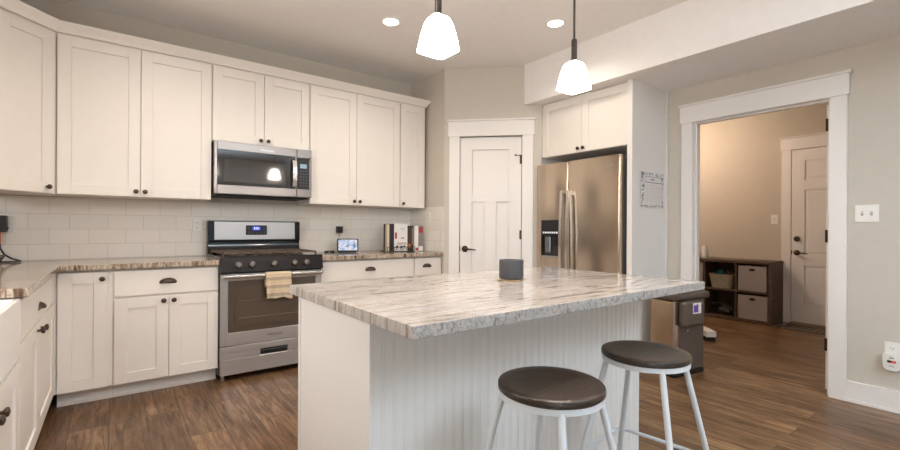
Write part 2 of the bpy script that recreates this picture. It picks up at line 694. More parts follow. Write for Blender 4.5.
# end wall of the counter run and the angled pantry wall
sbox('wall_pantry_side', wall_m, 2.70, 2.80, 3.655, BW, 0, CEIL)
S = math.sqrt(0.5)
PD = Matrix.Translation((2.70, 3.65, 0)) @ Matrix.Rotation(-PI / 4, 4, 'Z')
m = MB()
PS0, PS1 = 0.158, 0.788        # door opening along the wall
m.box(-0.004, PS0, 0, 0.10, 0, CEIL).box(PS0, PS1, 0, 0.10, 2.10, CEIL).box(PS1, 0.975, 0, 0.05, 0, CEIL)
struct(m.build('wall_pantry', wall_m)).matrix_world = PD
# mudroom shell
sbox('wall_mudroom_far', mud_m, MX, MX + 0.1, -0.3, 3.7, 0, 2.72)
sbox('wall_mudroom_left', mud_m, RW2, MX, 3.6, 3.7, 0, 2.72)
sbox('wall_mudroom_right', mud_m, RW2, MX, -0.4, -0.3, 0, 2.72)
sbox('ceiling_mudroom', ceil_m, RW2, MX + .1, -0.4, 3.7, 2.72, 2.8)

# tile backsplash
sbox('wall_tile_back', tile_back_m, LW + 0.002, 2.70, BW - 0.009, BW, 0.915, 1.372)
sbox('wall_tile_side', tile_side_m, 2.691, 2.70, 3.66, BW - 0.009, 0.915, 1.385)


# ------------------------------------------------------------------ trim and doors
def casing(name, mtx, a, b, top, width, hh, over=0.022, th=0.02, jamb=None, cap=0.018):
    """flat casing in local coordinates: x along the wall, -y into the room"""
    m = MB()
    m.box(a - width, a, -th, 0, 0, top, 0.002).box(b, b + width, -th, 0, 0, top, 0.002)
    m.box(a - width - over * .5, b + width + over * .5, -th - .006, 0, top, top + hh, 0.002)
    m.box(a - width - over, b + width + over, -th - .018, 0, top + hh, top + hh + cap, 0.003)
    if jamb:
        d, r = jamb
        m.box(a - 0.001, a + r, 0, d, 0, top - 0.001).box(b - r, b + 0.001, 0, d, 0, top - 0.001)
        m.box(a + r, b - r, 0, d, top - r, top - .001)
    m.xform(mtx)
    return struct(m.build(name, trim_m))


casing('trim_1', PD, PS0, PS1, 2.10, 0.108, 0.15)
RWm = Matrix.Translation((RW, 0, 0)) @ Matrix.Rotation(-PI / 2, 4, 'Z')     # local x = -world y
m_trim = casing('trim_2', RWm, -1.765, -0.85, 2.088, 0.095, 0.145)
# jamb lining with stop inside the opening
m = MB()
for ya, yb, s in ((0.84, 0.853, 1), (1.762, 1.775, -1)):
    m.box(RW - .001, RW2 + .001, ya, yb, 0, 2.098)
    sy = (0.853, 0.865) if s > 0 else (1.75, 1.762)
    m.box(RW + .03, RW2 - .045, sy[0], sy[1], 0, 2.088)
m.box(RW - .001, RW2 + .001, 0.853, 1.762, 2.086, 2.098)
m.box(RW + .03, RW2 - .045, 0.865, 1.75, 2.074, 2.086)
struct(m.build('trim_3', trim_m))
# baseboards
m = MB().box(RW - .015, RW, -4.0, 0.754, 0, 0.14, 0.002).box(RW - .02, RW - .015, -4.0, 0.754, 0, 0.02, 0.001)
struct(m.build('baseboard_right', trim_m))
m = MB().box(MX - .015, MX, 1.915, 3.6, 0, 0.13, 0.002)
struct(m.build('baseboard_mudroom', trim_m))
m = MB().box(RW - .015, RW, 1.862, 1.975, 0, 0.14, 0.002)
struct(m.build('baseboard_right.001', trim_m))


def panel_door(w, h, t, panels, rec=0.008, z0=0.0):
    """slab with sunken flat panels on its -y face; panels: (x0,x1,z0,z1)"""
    m = MB()
    m.box(0, w, min(rec + .006, t - .001), t, z0, h)
    for a, b, c, d in panels:
        m.box(a + .0045, b - .0045, rec, t - .0005, c + .0045, d - .0045)
    xs = sorted({0, w} | {p[0] for p in panels} | {p[1] for p in panels})
    zs = sorted({z0, h} | {p[2] for p in panels} | {p[3] for p in panels})
    for i in range(len(xs) - 1):
        for j in range(len(zs) - 1):
            cx, cz = (xs[i] + xs[i + 1]) / 2, (zs[j] + zs[j + 1]) / 2
            if not any(p[0] < cx < p[1] and p[2] < cz < p[3] for p in panels):
                m.box(xs[i], xs[i + 1], 0, min(rec + .0065, t - .0005), zs[j], zs[j + 1])
    return m


def lever_handle(name, parent, x, y, z, direction, mat=bronze_m):
    m = MB()
    m.lathe([(0.0, 0.0), (0.033, 0.0), (0.033, -0.006), (0.026, -0.012), (0.012, -0.016), (0.012, -0.045), (0.0, -0.045)], (x, y, z), 20, 'y')
    pts = [(x, y - .04, z), (x + direction * .03, y - .046, z), (x + direction * .07, y - .045, z - .004), (x + direction * .115, y - .04, z - .010)]
    m.tube(pts, 0.0095, 10, r1=0.006)
    return m.build(name, mat, parent)


def hinge(parent, x, y, z, w=0.02, h=0.09):
    m = MB()
    m.tube([(x, y - .006, z - h / 2), (x, y - .006, z + h / 2)], 0.006, 8)
    m.box(x - w, x + w * .4, y - .002, y + .001, z - h / 2, z + h / 2)
    return m.build('hinge', bronze_m, parent)


# pantry door
DW = PS1 - PS0 - 0.008
pd = bpy.data.objects.new('door_1', None)
C.objects.link(pd)
pd.matrix_world = PD @ Matrix.Translation((PS0 + .004, 0.012, 0))
struct(pd)
q = DW / 0.622
pan = [(0.122 * q, 0.497 * q, 1.51, 1.965), (0.122 * q, 0.250 * q, 0.28, 1.435), (0.368 * q, 0.497 * q, 0.28, 1.435)]
panel_door(DW, 2.092, 0.035, pan, 0.014, 0.012).build('door_panel', trim_m, pd)
lever_handle('door_handle', pd, 0.052, 0, 0.952, 1)
m = MB().box(-0.003, 0.006, -.003, 0.001, 0.93, 0.98)
m.build('latch_plate', bronze_m, pd)
for z in (1.86, 1.10, 0.25):
    hinge(pd, DW + .001, 0, z)
m = MB().tube([(DW - .005, -.012, 1.90), (DW - .05, -.05, 1.895), (DW - .062, -.075, 1.893)], 0.004, 8).lathe([(0, 0), (.009, .004), (.009, .016), (0, .02)], (DW - .062, -.085, 1.893), 10, 'y')
m.build('door_stop', bronze_m, pd)

# mudroom door
MD = Matrix.Translation((MX, 0, 0)) @ Matrix.Rotation(-PI / 2, 4, 'Z')
casing('trim_4', MD, -1.808, -0.86, 2.165, 0.10, 0.145)
md = bpy.data.objects.new('door_2', None)
C.objects.link(md)
md.matrix_world = MD @ Matrix.Translation((-1.802, -0.0165, 0))
struct(md)
pan = []
for z0, z1 in ((0.24, 0.73), (0.86, 1.66), (1.78, 2.02)):
    pan += [(0.13, 0.42, z0, z1), (0.52, 0.81, z0, z1)]
m = panel_door(0.936, 2.158, 0.016, pan, 0.009, 0.03)
for x0, x1, z0, z1 in pan:
    m.box(x0 + .03, x1 - .03, 0.002, 0.0092, z0 + .03, z1 - .03, .004)
m.build('door_panel', trim_m, md)
lever_handle('door_handle', md, 0.055, 0, 0.885, 1)
m = MB().lathe([(0, 0), (.034, 0), (.032, -.012), (.02, -.016), (.02, -.03), (0, -.03)], (0.055, 0, 1.055), 20, 'y')
m.build('deadbolt', bronze_m, md)
m = MB().box(-0.004, .006, -.003, 0, .86, .91)
m.build('latch_plate', bronze_m, md)
sbox('trim_5', steel('threshold_metal', '#B8A98E', 0.35, 'x'), MX - .11, MX - .02, 0.85, 1.81, 0.0, 0.018)

# open door leaf folded back behind the right jamb
od = bpy.data.objects.new('door_3', None)
C.objects.link(od)
od.location = (RW2 + .004, 0.858, 0)
struct(od)
pan = [(0.12, 0.40, 0.25, 1.4), (0.51, 0.79, 0.25, 1.4), (0.12, 0.79, 1.52, 1.95)]
panel_door(0.91, 2.07, 0.036, pan, 0.008, 0.012).build('door_panel', trim_m, od)
for z in (1.925, 1.12, 0.335):
    m = MB().box(-.0028, -.0002, .002, .034, z - .045, z + .045).tube([(-.003, .036, z - .045), (-.003, .036, z + .045)], .006, 8)
    m.build('hinge', bronze_m, od)


# ------------------------------------------------------------------ cabinet pieces
def knob(parent, x, z, y=-0.02):
    m = MB()
    m.lathe([(0.0075, 0.0), (0.006, -0.006), (0.006, -0.012), (0.0145, -0.018), (0.0165, -0.023), (0.0145, -0.028), (0.006, -0.031), (0.0, -0.0315)],
            (x, y, z), 18, 'y')
    return m.build('knob', bronze_m, parent)


def cup_pull(parent, x, z, y=-0.02, w=0.094, h=0.027, d=0.026):
    m = MB()
    m.grid(lambda u, v: (x + w / 2 * math.cos(PI * u) * math.cos(PI / 2 * v * .999), y - d * math.sin(PI * u) ** .8 * 1.0 * math.cos(PI / 2 * v * .999) if 0 < u < 1 else y,
                         z - h * .4 + h * math.sin(PI / 2 * v)), 16, 8)
    bmesh.ops.recalc_face_normals(m.bm, faces=m.bm.faces)
    el = [(x + (w / 2 + .006) * math.cos(a * PI / 16), z - h * .4 + (h + .003) * max(math.sin(a * PI / 16), -.3)) for a in range(32)]
    m.prism(el, y - .0022, y - .0002, 'y')
    o = m.build('cup_pull', bronze_m, parent)
    return o


def shaker(parent, x0, x1, z0, z1, rail=0.071, name='door', y=-0.02, mat=cab_m):
    m = MB()
    m.box(x0 + rail + .0006, x1 - rail - .0006, y + .009, 0 - .001, z0 + rail + .0006, z1 - rail - .0006)
    m.box(x0 + rail - .002, x1 - rail + .002, y + .016, 0 - .001, z0 + rail - .002, z1 - rail + .002)
    m.box(x0, x0 + rail, y, -.001, z0, z1, 0.0012).box(x1 - rail, x1, y, -.001, z0, z1, 0.0012)
    m.box(x0 + rail, x1 - rail, y, -.001, z0, z0 + rail, 0.0012).box(x0 + rail, x1 - rail, y, -.001, z1 - rail, z1, 0.0012)
    return m.build(name, mat, parent)


def slab(parent, x0, x1, z0, z1, name='drawer', y=-0.02):
    return MB().box(x0, x1, y, -.001, z0, z1, 0.002).build(name, cab_m, parent)


def carcass(parent, x0, x1, y1, z0, z1, toe=False):
    m = MB()
    m.box(x0, x1, 0, y1, z0, z1)
    if toe:
        m.box(x0, x1, 0.075, y1, 0, z0)
        m.box(x0, x1, 0.066, 0.075, 0, 0.022)
    return m.build('body', cab_m, parent)


UB, UT = 1.377, 2.45
UC = 'wall cabinets'
UYF = 3.96            # carcass front, doors stand 2 cm proud
UD = BW - UYF - .001


def upper(label, x0, x1, splits, z0=UB, knobs=None, shift=0):
    t = thing('wall_cabinet', label, 'cabinet', (x0, UYF, z0), 0)
    W = x1 - x0
    MB().box(0.001, W - .001, 0, UD, 0, UT + .03 - z0).build('body', cab_m, t)
    for (a, b, kx) in splits:
        d = shaker(t, a - x0, b - x0, 0.002, UT - z0)
        knob(d, kx - x0, 0.038)
    return t


upper('two-door white wall cabinet left of the microwave', -0.3145, 0.6125,
      [(-0.308, 0.147, 0.122), (0.151, 0.609, 0.177)])
upper('short two-door white wall cabinet directly above the microwave', 0.6135, 1.399,
      [(0.619, 1.006, 0.978), (1.010, 1.394, 1.038)], 1.852)
upper('two-door white wall cabinet right of the microwave', 1.400, 2.344,
      [(1.405, 1.856, 1.829), (1.860, 2.340, 1.888)])
upper('narrow single-door white wall cabinet at the right end by the pantry corner', 2.345, 2.664,
      [(2.350, 2.636, 2.377)])
# diagonal corner cabinet
t = thing('corner_wall_cabinet', 'angled single-door white wall cabinet in the left corner', 'cabinet', (LW, BW, UB), 0)
ang = Matrix.Translation((-0.315 - LW - .014, 3.94 - BW + .014, 0)) @ Matrix.Rotation(PI / 4, 4, 'Z')
poly = [(0.002, -.002), (0.002, -.61), (0.34, -.61), (0.353, -.597), (0.597, -.353), (.609, -.34), (.609, -.002)]
MB().prism(poly, 0, UT + .03 - UB).build('body', cab_m, t)
m = MB()
x0, x1, z0, z1, rail, y = -0.345, -0.012, 0.002, UT - UB, 0.074, -0.02
m.box(x0 + rail + .0006, x1 - rail - .0006, y + .009, -.001, z0 + rail + .0006, z1 - rail - .0006)
m.box(x0 + rail - .002, x1 - rail + .002, y + .016, -.001, z0 + rail - .002, z1 - rail + .002)
m.box(x0, x0 + rail, y, -.001, z0, z1, 0.0012).box(x1 - rail, x1, y, -.001, z0, z1, 0.0012)
m.box(x0 + rail, x1 - rail, y, -.001, z0, z0 + rail, 0.0012).box(x0 + rail, x1 - rail, y, -.001, z1 - rail, z1, 0.0012)
d = m.xform(ang).build('door', cab_m, t)
m = MB().lathe([(0.0075, 0.0), (0.006, -0.006), (0.006, -0.012), (0.0145, -0.018), (0.0165, -0.023), (0.0145, -0.028), (0.006, -0.031), (0.0, -0.0315)],
               (-0.058, -.02, .042), 18, 'y')
m.xform(ang).build('knob', bronze_m, d)
# crown along the tops
m = MB()
prof = [(0.0, 0.0), (-0.012, 0.0), (-0.020, 0.012), (-0.024, 0.03), (-0.046, 0.052), (-0.050, 0.068), (0.0, 0.068)]
path = [Vector((LW + .002, 3.6835)), Vector((-.5685, 3.6835)), Vector((-.319, 3.953)), Vector((2.664, 3.953)), Vector((2.664, BW - .002))]
nrm = []
for i in range(len(path)):
    ds = []
    if i > 0:
        ds.append((path[i] - path[i - 1]).normalized())
    if i < len(path) - 1:
        ds.append((path[i + 1] - path[i]).normalized())
    ns = [Vector((d_.y, -d_.x)) for d_ in ds]
    n_ = sum(ns, Vector((0, 0))).normalized()
    nrm.append(n_ / max(n_.dot(ns[0]), .3))
rings = []
for p, n_ in zip(path, nrm):
    rings.append([m.bm.verts.new((p.x - n_.x * a, p.y - n_.y * a, UT + .012 + h)) for a, h in prof])
for a, b in zip(rings, rings[1:]):
    for k in range(len(prof)):
        k2 = (k + 1) % len(prof)
        m.bm.faces.new((a[k], a[k2], b[k2], b[k]))
m.bm.faces.new(rings[0]); m.bm.faces.new(rings[-1][::-1])
bmesh.ops.recalc_face_normals(m.bm, faces=m.bm.faces)
struct(m.build('trim_6', cab_m))

# ---- base cabinets on the range wall (front of carcass at y = 3.70, doors to 3.68)
BY = 3.70
BD = BW - BY - .012
CT = 0.876
t = thing('base_cabinet', 'white corner base cabinet with one full-height door and a knob at its top right', 'cabinet', (-0.29, BY, 0), 0)
carcass(t, -0.0, 0.283, BD, 0.103, CT, True)
MB().box(-.028, 0.0005, -.014, -.001, 0.105, 0.862).build('filler_strip', cab_m, t)
d = shaker(t, 0.006, 0.254, 0.105, 0.862)
knob(d, 0.226, 0.818)
t = thing('base_cabinet', 'white base cabinet left of the range with one wide drawer over two doors', 'cabinet', (-0.006, BY, 0), 0)
carcass(t, 0, 0.6265, BD, 0.103, CT, True)
d = slab(t, 0.006, 0.626, 0.69, 0.862)
cup_pull(d, 0.308, 0.782)
d = shaker(t, 0.006, 0.311, 0.105, 0.676); knob(d, 0.282, 0.645)
d = shaker(t, 0.315, 0.626, 0.105, 0.676); knob(d, 0.343, 0.645)
t = thing('base_cabinet', 'white base cabinet right of the range with a wide top drawer', 'cabinet', (1.404, BY, 0), 0)
carcass(t, 0, 0.955, BD, 0.103, CT, True)
d = slab(t, 0.012, 0.945, 0.69, 0.862)
cup_pull(d, 0.476, 0.785)
d = shaker(t, 0.012, 0.476, 0.105, 0.676); knob(d, 0.447, 0.645)
d = shaker(t, 0.480, 0.945, 0.105, 0.676); knob(d, 0.509, 0.645)
t = thing('base_cabinet', 'narrow white base cabinet with a small drawer at the pantry end of the counter', 'cabinet', (2.360, BY, 0), 0)
carcass(t, 0, 0.338, BD, 0.103, CT, True)
d = slab(t, 0.006, 0.315, 0.69, 0.862)
cup_pull(d, 0.15, 0.787)
d = shaker(t, 0.006, 0.315, 0.105, 0.676); knob(d, 0.035, 0.645)
# ---- left run (carcass front at x = -0.315, doors to -0.295)
LX = -0.319
t = thing('base_cabinet', 'white left-wall base cabinet with a wide drawer over two doors beside the sink', 'cabinet', (LX, 2.436, 0), PI / 2)
carcass(t, 0, 1.235, 0.595, 0.103, CT, True)
d = slab(t, 0.006, 1.228, 0.69, 0.862)
cup_pull(d, 0.59, 0.76, w=.095)
d = shaker(t, 0.006, 0.565, 0.105, 0.676); knob(d, 0.500, 0.648)
d = shaker(t, 0.569, 1.228, 0.105, 0.676); knob(d, 0.632, 0.640)
t = thing('base_cabinet', 'white sink cabinet with two knobbed doors under the white apron sink', 'cabinet', (LX, 1.60, 0), PI / 2)
carcass(t, 0, 0.834, 0.595, 0.103, 0.64, True)
d = shaker(t, 0.006, 0.375, 0.105, 0.62); knob(d, 0.335, 0.555)
d = shaker(t, 0.379, 0.828, 0.105, 0.62); knob(d, 0.412, 0.555)
# apron sink
t = thing('apron_sink', 'white fireclay apron-front sink at the left edge of the counter', 'sink', (LX, 1.62, 0.642), PI / 2)
m = MB()
m.box(0, 0.79, -.026, -0.005, 0, 0.232, 0.006, 2)
m.box(0, 0.79, 0.44, 0.47, 0, 0.232, .004).box(0, 0.03, -.005, 0.44, 0, 0.232, .002).box(0.76, 0.79, -.005, 0.44, 0, 0.232, .002).box(0.03, .76, -.005, .44, 0, .03)
m.build('basin', sink_m, t)
MB().lathe([(0, 0.031), (.04, .031), (.045, .034), (.03, .033), (0, .032)], (0.395, 0.2, 0), 20).build('drain', steel_m, t)

# countertops
tw = 0.037
poly = [(LW + .003, 0.9), (-.27, 0.9), (-.27, 1.618), (-.79, 1.618), (-.79, 2.414), (-.27, 2.414), (-.27, 3.65), (0.622, 3.65), (0.622, BW - .011), (LW + .003, BW - .011)]
o = MB().prism(poly, 0.877, 0.877 + tw, 'z', .003).build('countertop', granite_left)
tag(o, 'brown veined granite countertop wrapping the left corner up to the range', 'countertop')
o = MB().box(1.404, 2.688, 3.65, BW - .011, 0.877, 0.877 + tw, .003).build('countertop', granite_right)
tag(o, 'short speckled granite countertop between the range and the pantry corner', 'countertop')

# ------------------------------------------------------------------ range
RX0, RWD = 0.6225, 0.778
t = thing('gas_range', 'stainless steel and black gas range under the microwave', 'stove', (RX0, 3.66, 0), 0)
w = RWD
m = MB().box(0, w, 0, 0.60, 0.045, 0.91).box(0, w, -.03, 0.60, .91, .936, .003)
m.build('body', black_m, t)
# sloped control panel
m = MB().prism([(0.0, .812), (-.055, .822), (-.034, .934), (0.0, .909)], 0, w, 'x')
pb = paint('panel_black', '#231C18', 0.35, 0.1)
pb.node_tree.nodes['Principled BSDF'].inputs['Specular IOR Level'].default_value = 0.15
cp = m.build('control_panel', pb, t)
knob_steel_m = steel('knob_steel', '#726B66', .38, 'x')
for x in (0.116, 0.214, 0.376, 0.535, 0.632):
    m = MB().lathe([(0.027, 0), (0.027, -.006), (0.0235, -.010), (0.022, -.028), (0.017, -.031), (0, -.031)], (0, 0, 0), 20, 'y')
    m.box(-.0035, .0035, -.034, -.03, -.018, .018, .001)
    m.xform(Matrix.Translation((x + .005, -.0462, .873)) @ Matrix.Rotation(-.185, 4, 'X'))
    m.build('knob', knob_steel_m, cp)
# oven door
m = MB()
m.box(0.004, 0.055, -.035, -.001, 0.268, 0.808, .004)
m.box(w - .055, w - .004, -.035, -.001, 0.268, 0.808, .004)
m.box(0.055, w - .055, -.035, -.001, 0.268, 0.365, .002)
m.box(0.055, w - .055, -.035, -.001, 0.755, 0.808, .002)
od_ = m.build('oven_door', steel_m, t)
MB().box(0.055, w - .055, -.030, -.004, 0.365, 0.755).build('oven_window', oven_glass, od_)
m = MB().box(.008, w - .008, -.088, -.064, .776, .804, .009, 3)
for x in (0.03, w - .03):
    m.box(x - .022, x + .022, -.066, -.034, .776, .804, .004)
m.build('handle', handle_m, od_)
text_mesh('lettering', 'Whirlpool', 0.027, greyink_m, od_, face_front(w / 2, -.0356, .318), shear=.2)
m = MB()
for a, b, c, d in ((.10, .104, .40, .725), (w - .104, w - .10, .40, .725), (.104, w - .104, .40, .404), (.104, w - .104, .721, .725)):
    m.box(a, b, -.0306, -.0301, c, d)
m.build('window_border', blackp_m, od_)
# oven rack seen through the glass
m = MB()
for z in (0.47, 0.60):
    m.tube([(0.13, -.0305, z), (w - .13, -.0305, z)], .0018, 6)
m.build('oven_rack', paint('rack_metal', '#7D6F60', .4, .1), od_)
# storage drawer with handle slot
m = MB()
m.box(0.004, w - .004, -.035, -.001, 0.05, 0.165, .003).box(.004, w - .004, -.035, -.001, .215, .262, .002)
m.box(0.004, .285, -.035, -.001, .165, .215).box(.495, w - .004, -.035, -.001, .165, .215)
dr = m.build('drawer', steel_m, t)
m = MB().box(.285, .495, -.012, -.002, .165, .215)
m.box(.292, .488, -.037, -.013, .190, .204, .004)
m.build('handle', blackp_m, dr)
for x in (.03, w - .03):
    MB().lathe([(.016, 0), (.018, .012), (.012, .014), (.012, .05)], (x, .02, 0), 14).build('foot', steel_m, t)
# backguard
m = MB().prism([(.515, .937), (.60, .937), (.60, 1.213), (.575, 1.22), (.535, 1.212), (.53, 1.045), (.545, 1.035), (.545, .985)], .002, w - .002, 'x', .004)
bg = m.build('backguard', black_m, t)
m = MB().box(.05, w - .05, -.004, .004, -.078, .078, .002).xform(Matrix.Translation((0, .5315, 1.130)) @ Matrix.Rotation(-.03, 4, 'X'))
fp = m.build('face_plate', steel_m, bg)
MB().box(.30, .475, .519, .530, 1.093, 1.178, .004).build('clock_panel', blackp_m, bg)
MB().box(.352, .418, .517, .5188, 1.135, 1.166).build('display', bluedisp, bg)
text_mesh('digits', '2:05', 0.026, digit_m, bg, face_front(.385, .5168, 1.151))
for i, (x, z) in enumerate([(.322, 1.15), (.322, 1.115), (.352, 1.108), (.385, 1.108), (.418, 1.108), (.452, 1.115), (.452, 1.15)]):
    MB().lathe([(0, 0), (.006, 0), (.006, -.001), (0, -.001)], (x, .5188, z), 10, 'y').build('button', greyink_m, bg)
# burners and grates
for x, y, r in ((.16, .13, .045), (.16, .38, .035), (w / 2, .26, .05), (w - .16, .13, .04), (w - .16, .38, .045)):
    MB().lathe([(r * 1.3, .9365), (r * 1.3, .939), (r, .942), (r, .948), (r * .9, .950), (0, .950)], (x, y, 0), 20).build('burner', iron_m, t)
for i in range(3):
    a, b = .025 + i * .2375, .025 + i * .2375 + .232
    m = MB()
    for (p, q_) in (((a, -.0), (b, 0.0)), ((a, .50), (b, .50)), ((a, 0.0), (a, .50)), ((b, 0.0), (b, .50)), ((a, .25), (b, .25)), (((a + b) / 2, 0.0), ((a + b) / 2, .50)),
                    ((a, .125), (b, .125)), ((a, .375), (b, .375))):
        m.box(min(p[0], q_[0]) - .005, max(p[0], q_[0]) + .005, min(p[1], q_[1]) - .005, max(p[1], q_[1]) + .005, .954, .966)
    for px, py in ((a, 0.0), (b, 0.0), (a, .5), (b, .5)):
        m.box(px - .006, px + .006, py - .006, py + .006, .9363, .955)
    m.build('grate', iron_m, t)
# towel over the oven handle
ZT = .804
def towel(u, v, layer):
    # u across, v along the hanging length
    width = .19
    x = 0.402 + width * (u - .5) * (1 + .05 * v) + .012 * v
    fold = .006 * math.sin(u * 9 + v * 2.2) + .004 * math.sin(u * 17)
    z = ZT - .205 * v + ((.006 * math.sin(u * 11 + 1) + .012 * math.sin(u * 3.1 + .3)) * v * v)
    y = -.0915 - .006 - .004 * layer - fold * v - .012 * v * (1 - v)
    return (x, y, z)
m = MB()
nu, nv = 28, 22
def tw_fn(u, v):
    if v < .72:
        return towel(u, 1 - v / .72, 0)
    k = (v - .72) / .28
    if k < .4:
        a = PI * k / .4
        return (towel(u, 0, 0)[0], -.075 - .0195 * math.cos(a), ZT - .012 + .0185 * math.sin(a) + .004)
    kk = (k - .4) / .6
    return (towel(u, 0, 0)[0] + .004 * kk, -.0545 + .002 * math.sin(u * 8), ZT - .008 - .10 * kk)
m.grid(tw_fn, nu, 34)
tow = m.build('dish_towel', towel_m, None, True, .003)
tow.location = (RX0, 3.66, 0)
tag(tow, 'striped beige dish towel draped over the oven door handle', 'towel')

# ------------------------------------------------------------------ microwave
t = thing('microwave', 'stainless over-the-range microwave with black control strip', 'microwave', (0.617, 3.905, 1.413), 0)
w, h = 0.778, 0.432
m = MB().box(0.004, w - .004, 0.0, BW - 3.905 - .012, 0.008, h - .001)
m.build('body', blackp_m, t)
dw = 0.645
m = MB()
m.box(0, 0.026, -.03, -.001, .012, h, .004).box(.026, dw, -.03, -.001, h - .068, h, .003).box(.026, dw, -.03, -.001, .012, .085, .003)
m.box(dw - .012, dw, -.03, -.001, .085, h - .068)
dd = m.build('door', steelm_m, t)
MB().box(.026, dw - .012, -.028, -.003, .085, h - .068).build('glass', mw_glass, dd)
MB().box(.075, dw - .09, -.0288, -.0281, .112, h - .14).build('window_screen', mw_mesh, dd)
pts = [(dw - .028, -.031, .09), (dw - .028, -.058, .105), (dw - .028, -.07, .16), (dw - .028, -.073, .215), (dw - .028, -.07, .27), (dw - .028, -.058, .325), (dw - .028, -.031, .342)]
m = MB()
for a, b in zip(pts, pts[1:]):
    m.prism([(a[1], a[2]), (b[1], b[2]), (b[1] + .012, b[2]), (a[1] + .012, a[2])], dw - .042, dw - .008, 'x')
m.build('handle', handle_m, dd)
m = MB()
m.box(dw + .003, w, -.03, -.001, h - .075, h, .003).box(dw + .003, w, -.03, -.001, .012, .085, .003).box(w - .022, w, -.03, -.001, .085, h - .085)
cpn = m.build('control_panel', steelm_m, t)
MB().box(dw + .003, w - .022, -.031, -.002, .086, h - .076).build('keypad', blackp_m, cpn)
MB().box(dw + .03, w - .045, -.0318, -.0311, .268, .305).build('display', mwdisp, cpn)
for r_ in range(6):
    for c_ in range(3):
        x = dw + .028 + c_ * .026
        z = .245 - r_ * .026
        MB().box(x, x + .014, -.0317, -.0311, z - .006, z + .004).build('key', greyink_m, cpn)
text_mesh('lettering', 'Whirlpool', 0.026, silverink_m, dd, face_front(.40, -.0306, h - .042), shear=.2)
m = MB().box(.03, w - .03, .0, .36, 0.0, .0078)
m.build('vent_grille', dull_black_m, t)

# ------------------------------------------------------------------ fridge bay
t = thing('wall_cabinet', 'white two-door cabinet over the refrigerator with tall side panels to the floor', 'cabinet', (3.44, 2.978, 1.872), -PI / 2)
W = 2.978 - 2.034
MB().box(0, W - .004, 0, RW - 3.44 - .002, 0, LOW - 1.872 - .001).build('body', cab_m, t)
d = shaker(t, .004, W / 2 - .002, .002, LOW - 1.872 - .012); knob(d, W / 2 - .028, .035)
d = shaker(t, W / 2 + .002, W - .004, .002, LOW - 1.872 - .012); knob(d, W / 2 + .028, .035)
m = MB().box(W - .003, W + .043, -.04, RW - 3.44 - .001, .001 - 1.872, LOW - 1.873, .001)
m.box(W + .043, W + .052, RW - 3.47, RW - 3.44 - .001, .001 - 1.872, LOW - 1.873, .001)
m.build('side_panel', isl_m, t)
MB().box(-.022, -.003, -.04, RW - 3.44 - .001, .001 - 1.872, LOW - 1.873, .001).build('side_panel', isl_m, t)

t = thing('refrigerator', 'stainless side-by-side refrigerator with a water dispenser', 'refrigerator', (3.335, 2.964, 0), -PI / 2)
W, Hf = 0.905, 1.785
MB().box(0.006, W - .006, 0.052, RW - 3.335 - .03, 0.03, Hf - .02).build('body', paint('fridge_side', '#6F6C6B', 0.4, .05), t)
for x in (.06, W - .06):
    MB().lathe([(.02, 0), (.02, .03)], (x, .12, 0), 12).build('foot', blackp_m, t)
    MB().box(x - .045, x + .03, .02, .12, Hf - .02, Hf + .002, .004).build('hinge_cover', greyink_m, t)
seam = 0.375


def bowed(x0, x1, z0, z1, hole=None):
    m = MB()
    n = 14
    bulge = .014

    def yy(x):
        k = (x - x0) / (x1 - x0)
        e = min(k, 1 - k)
        r = max(0, 1 - e / .012) if e < .012 else 0
        return -bulge * (1 - (2 * k - 1) ** 2) + .004 * r * r
    xs = [x0, x0 + .006, x0 + .015] + [x0 + (x1 - x0) * i / n for i in range(1, n)] + [x1 - .015, x1 - .006, x1]
    if hole:
        xs += [hole[0], hole[1]]
    xs = sorted(set(xs))
    zs = [z0, z1] if not hole else [z0, hole[2], hole[3], z1]
    for i in range(len(xs) - 1):
        for j in range(len(zs) - 1):
            cx, cz = (xs[i] + xs[i + 1]) / 2, (zs[j] + zs[j + 1]) / 2
            if hole and hole[0] < cx < hole[1] and hole[2] < cz < hole[3]:
                continue
            a, b = xs[i], xs[i + 1]
            v = [m.bm.verts.new(p) for p in ((a, yy(a), zs[j]), (b, yy(b), zs[j]), (b, yy(b), zs[j + 1]), (a, yy(a), zs[j + 1]))]
            m.bm.faces.new(v)
    bmesh.ops.remove_doubles(m.bm, verts=m.bm.verts, dist=1e-6)
    g = m.bm.faces[:]
    r = bmesh.ops.extrude_face_region(m.bm, geom=g)
    for v in r['geom']:
        if isinstance(v, bmesh.types.BMVert):
            v.co.y = .05
    bmesh.ops.recalc_face_normals(m.bm, faces=m.bm.faces)
    return m, yy


m, yL = bowed(0, seam - .003, .05, Hf, (.066, .292, .885, 1.245))
fd = m.build('freezer_door', steelv_m, t)
disp = MB()
disp.box(.067, .291, .042, .049, .886, 1.244).build('dispenser_recess', paint('recess_grey', '#3C3A3B', 0.35, .1), fd)
MB().box(.067, .291, -.008, .041, 1.10, 1.244, .002).build('dispenser_panel', blackp_m, fd)
for i in range(7):
    MB().box(.088 + i * .027, .104 + i * .027, -.0088, -.008, 1.118, 1.134).build('icon', disp_white, fd)
MB().box(.10, .165, .005, .041, .93, 1.09, .005).build('dispenser_paddle', paint('paddle_steel', '#8F9498', .25, .05, 0, 20, .8), fd)
MB().box(.195, .265, .02, .041, 1.0, 1.09, .005).build('dispenser_chute', blackp_m, fd)
MB().box(.067, .291, -.002, .041, .886, .9, .002).build('drip_tray', steel_m, fd)
m, yR = bowed(seam + .003, W, .05, Hf)
rd = m.build('fridge_door', steelv_m, t)
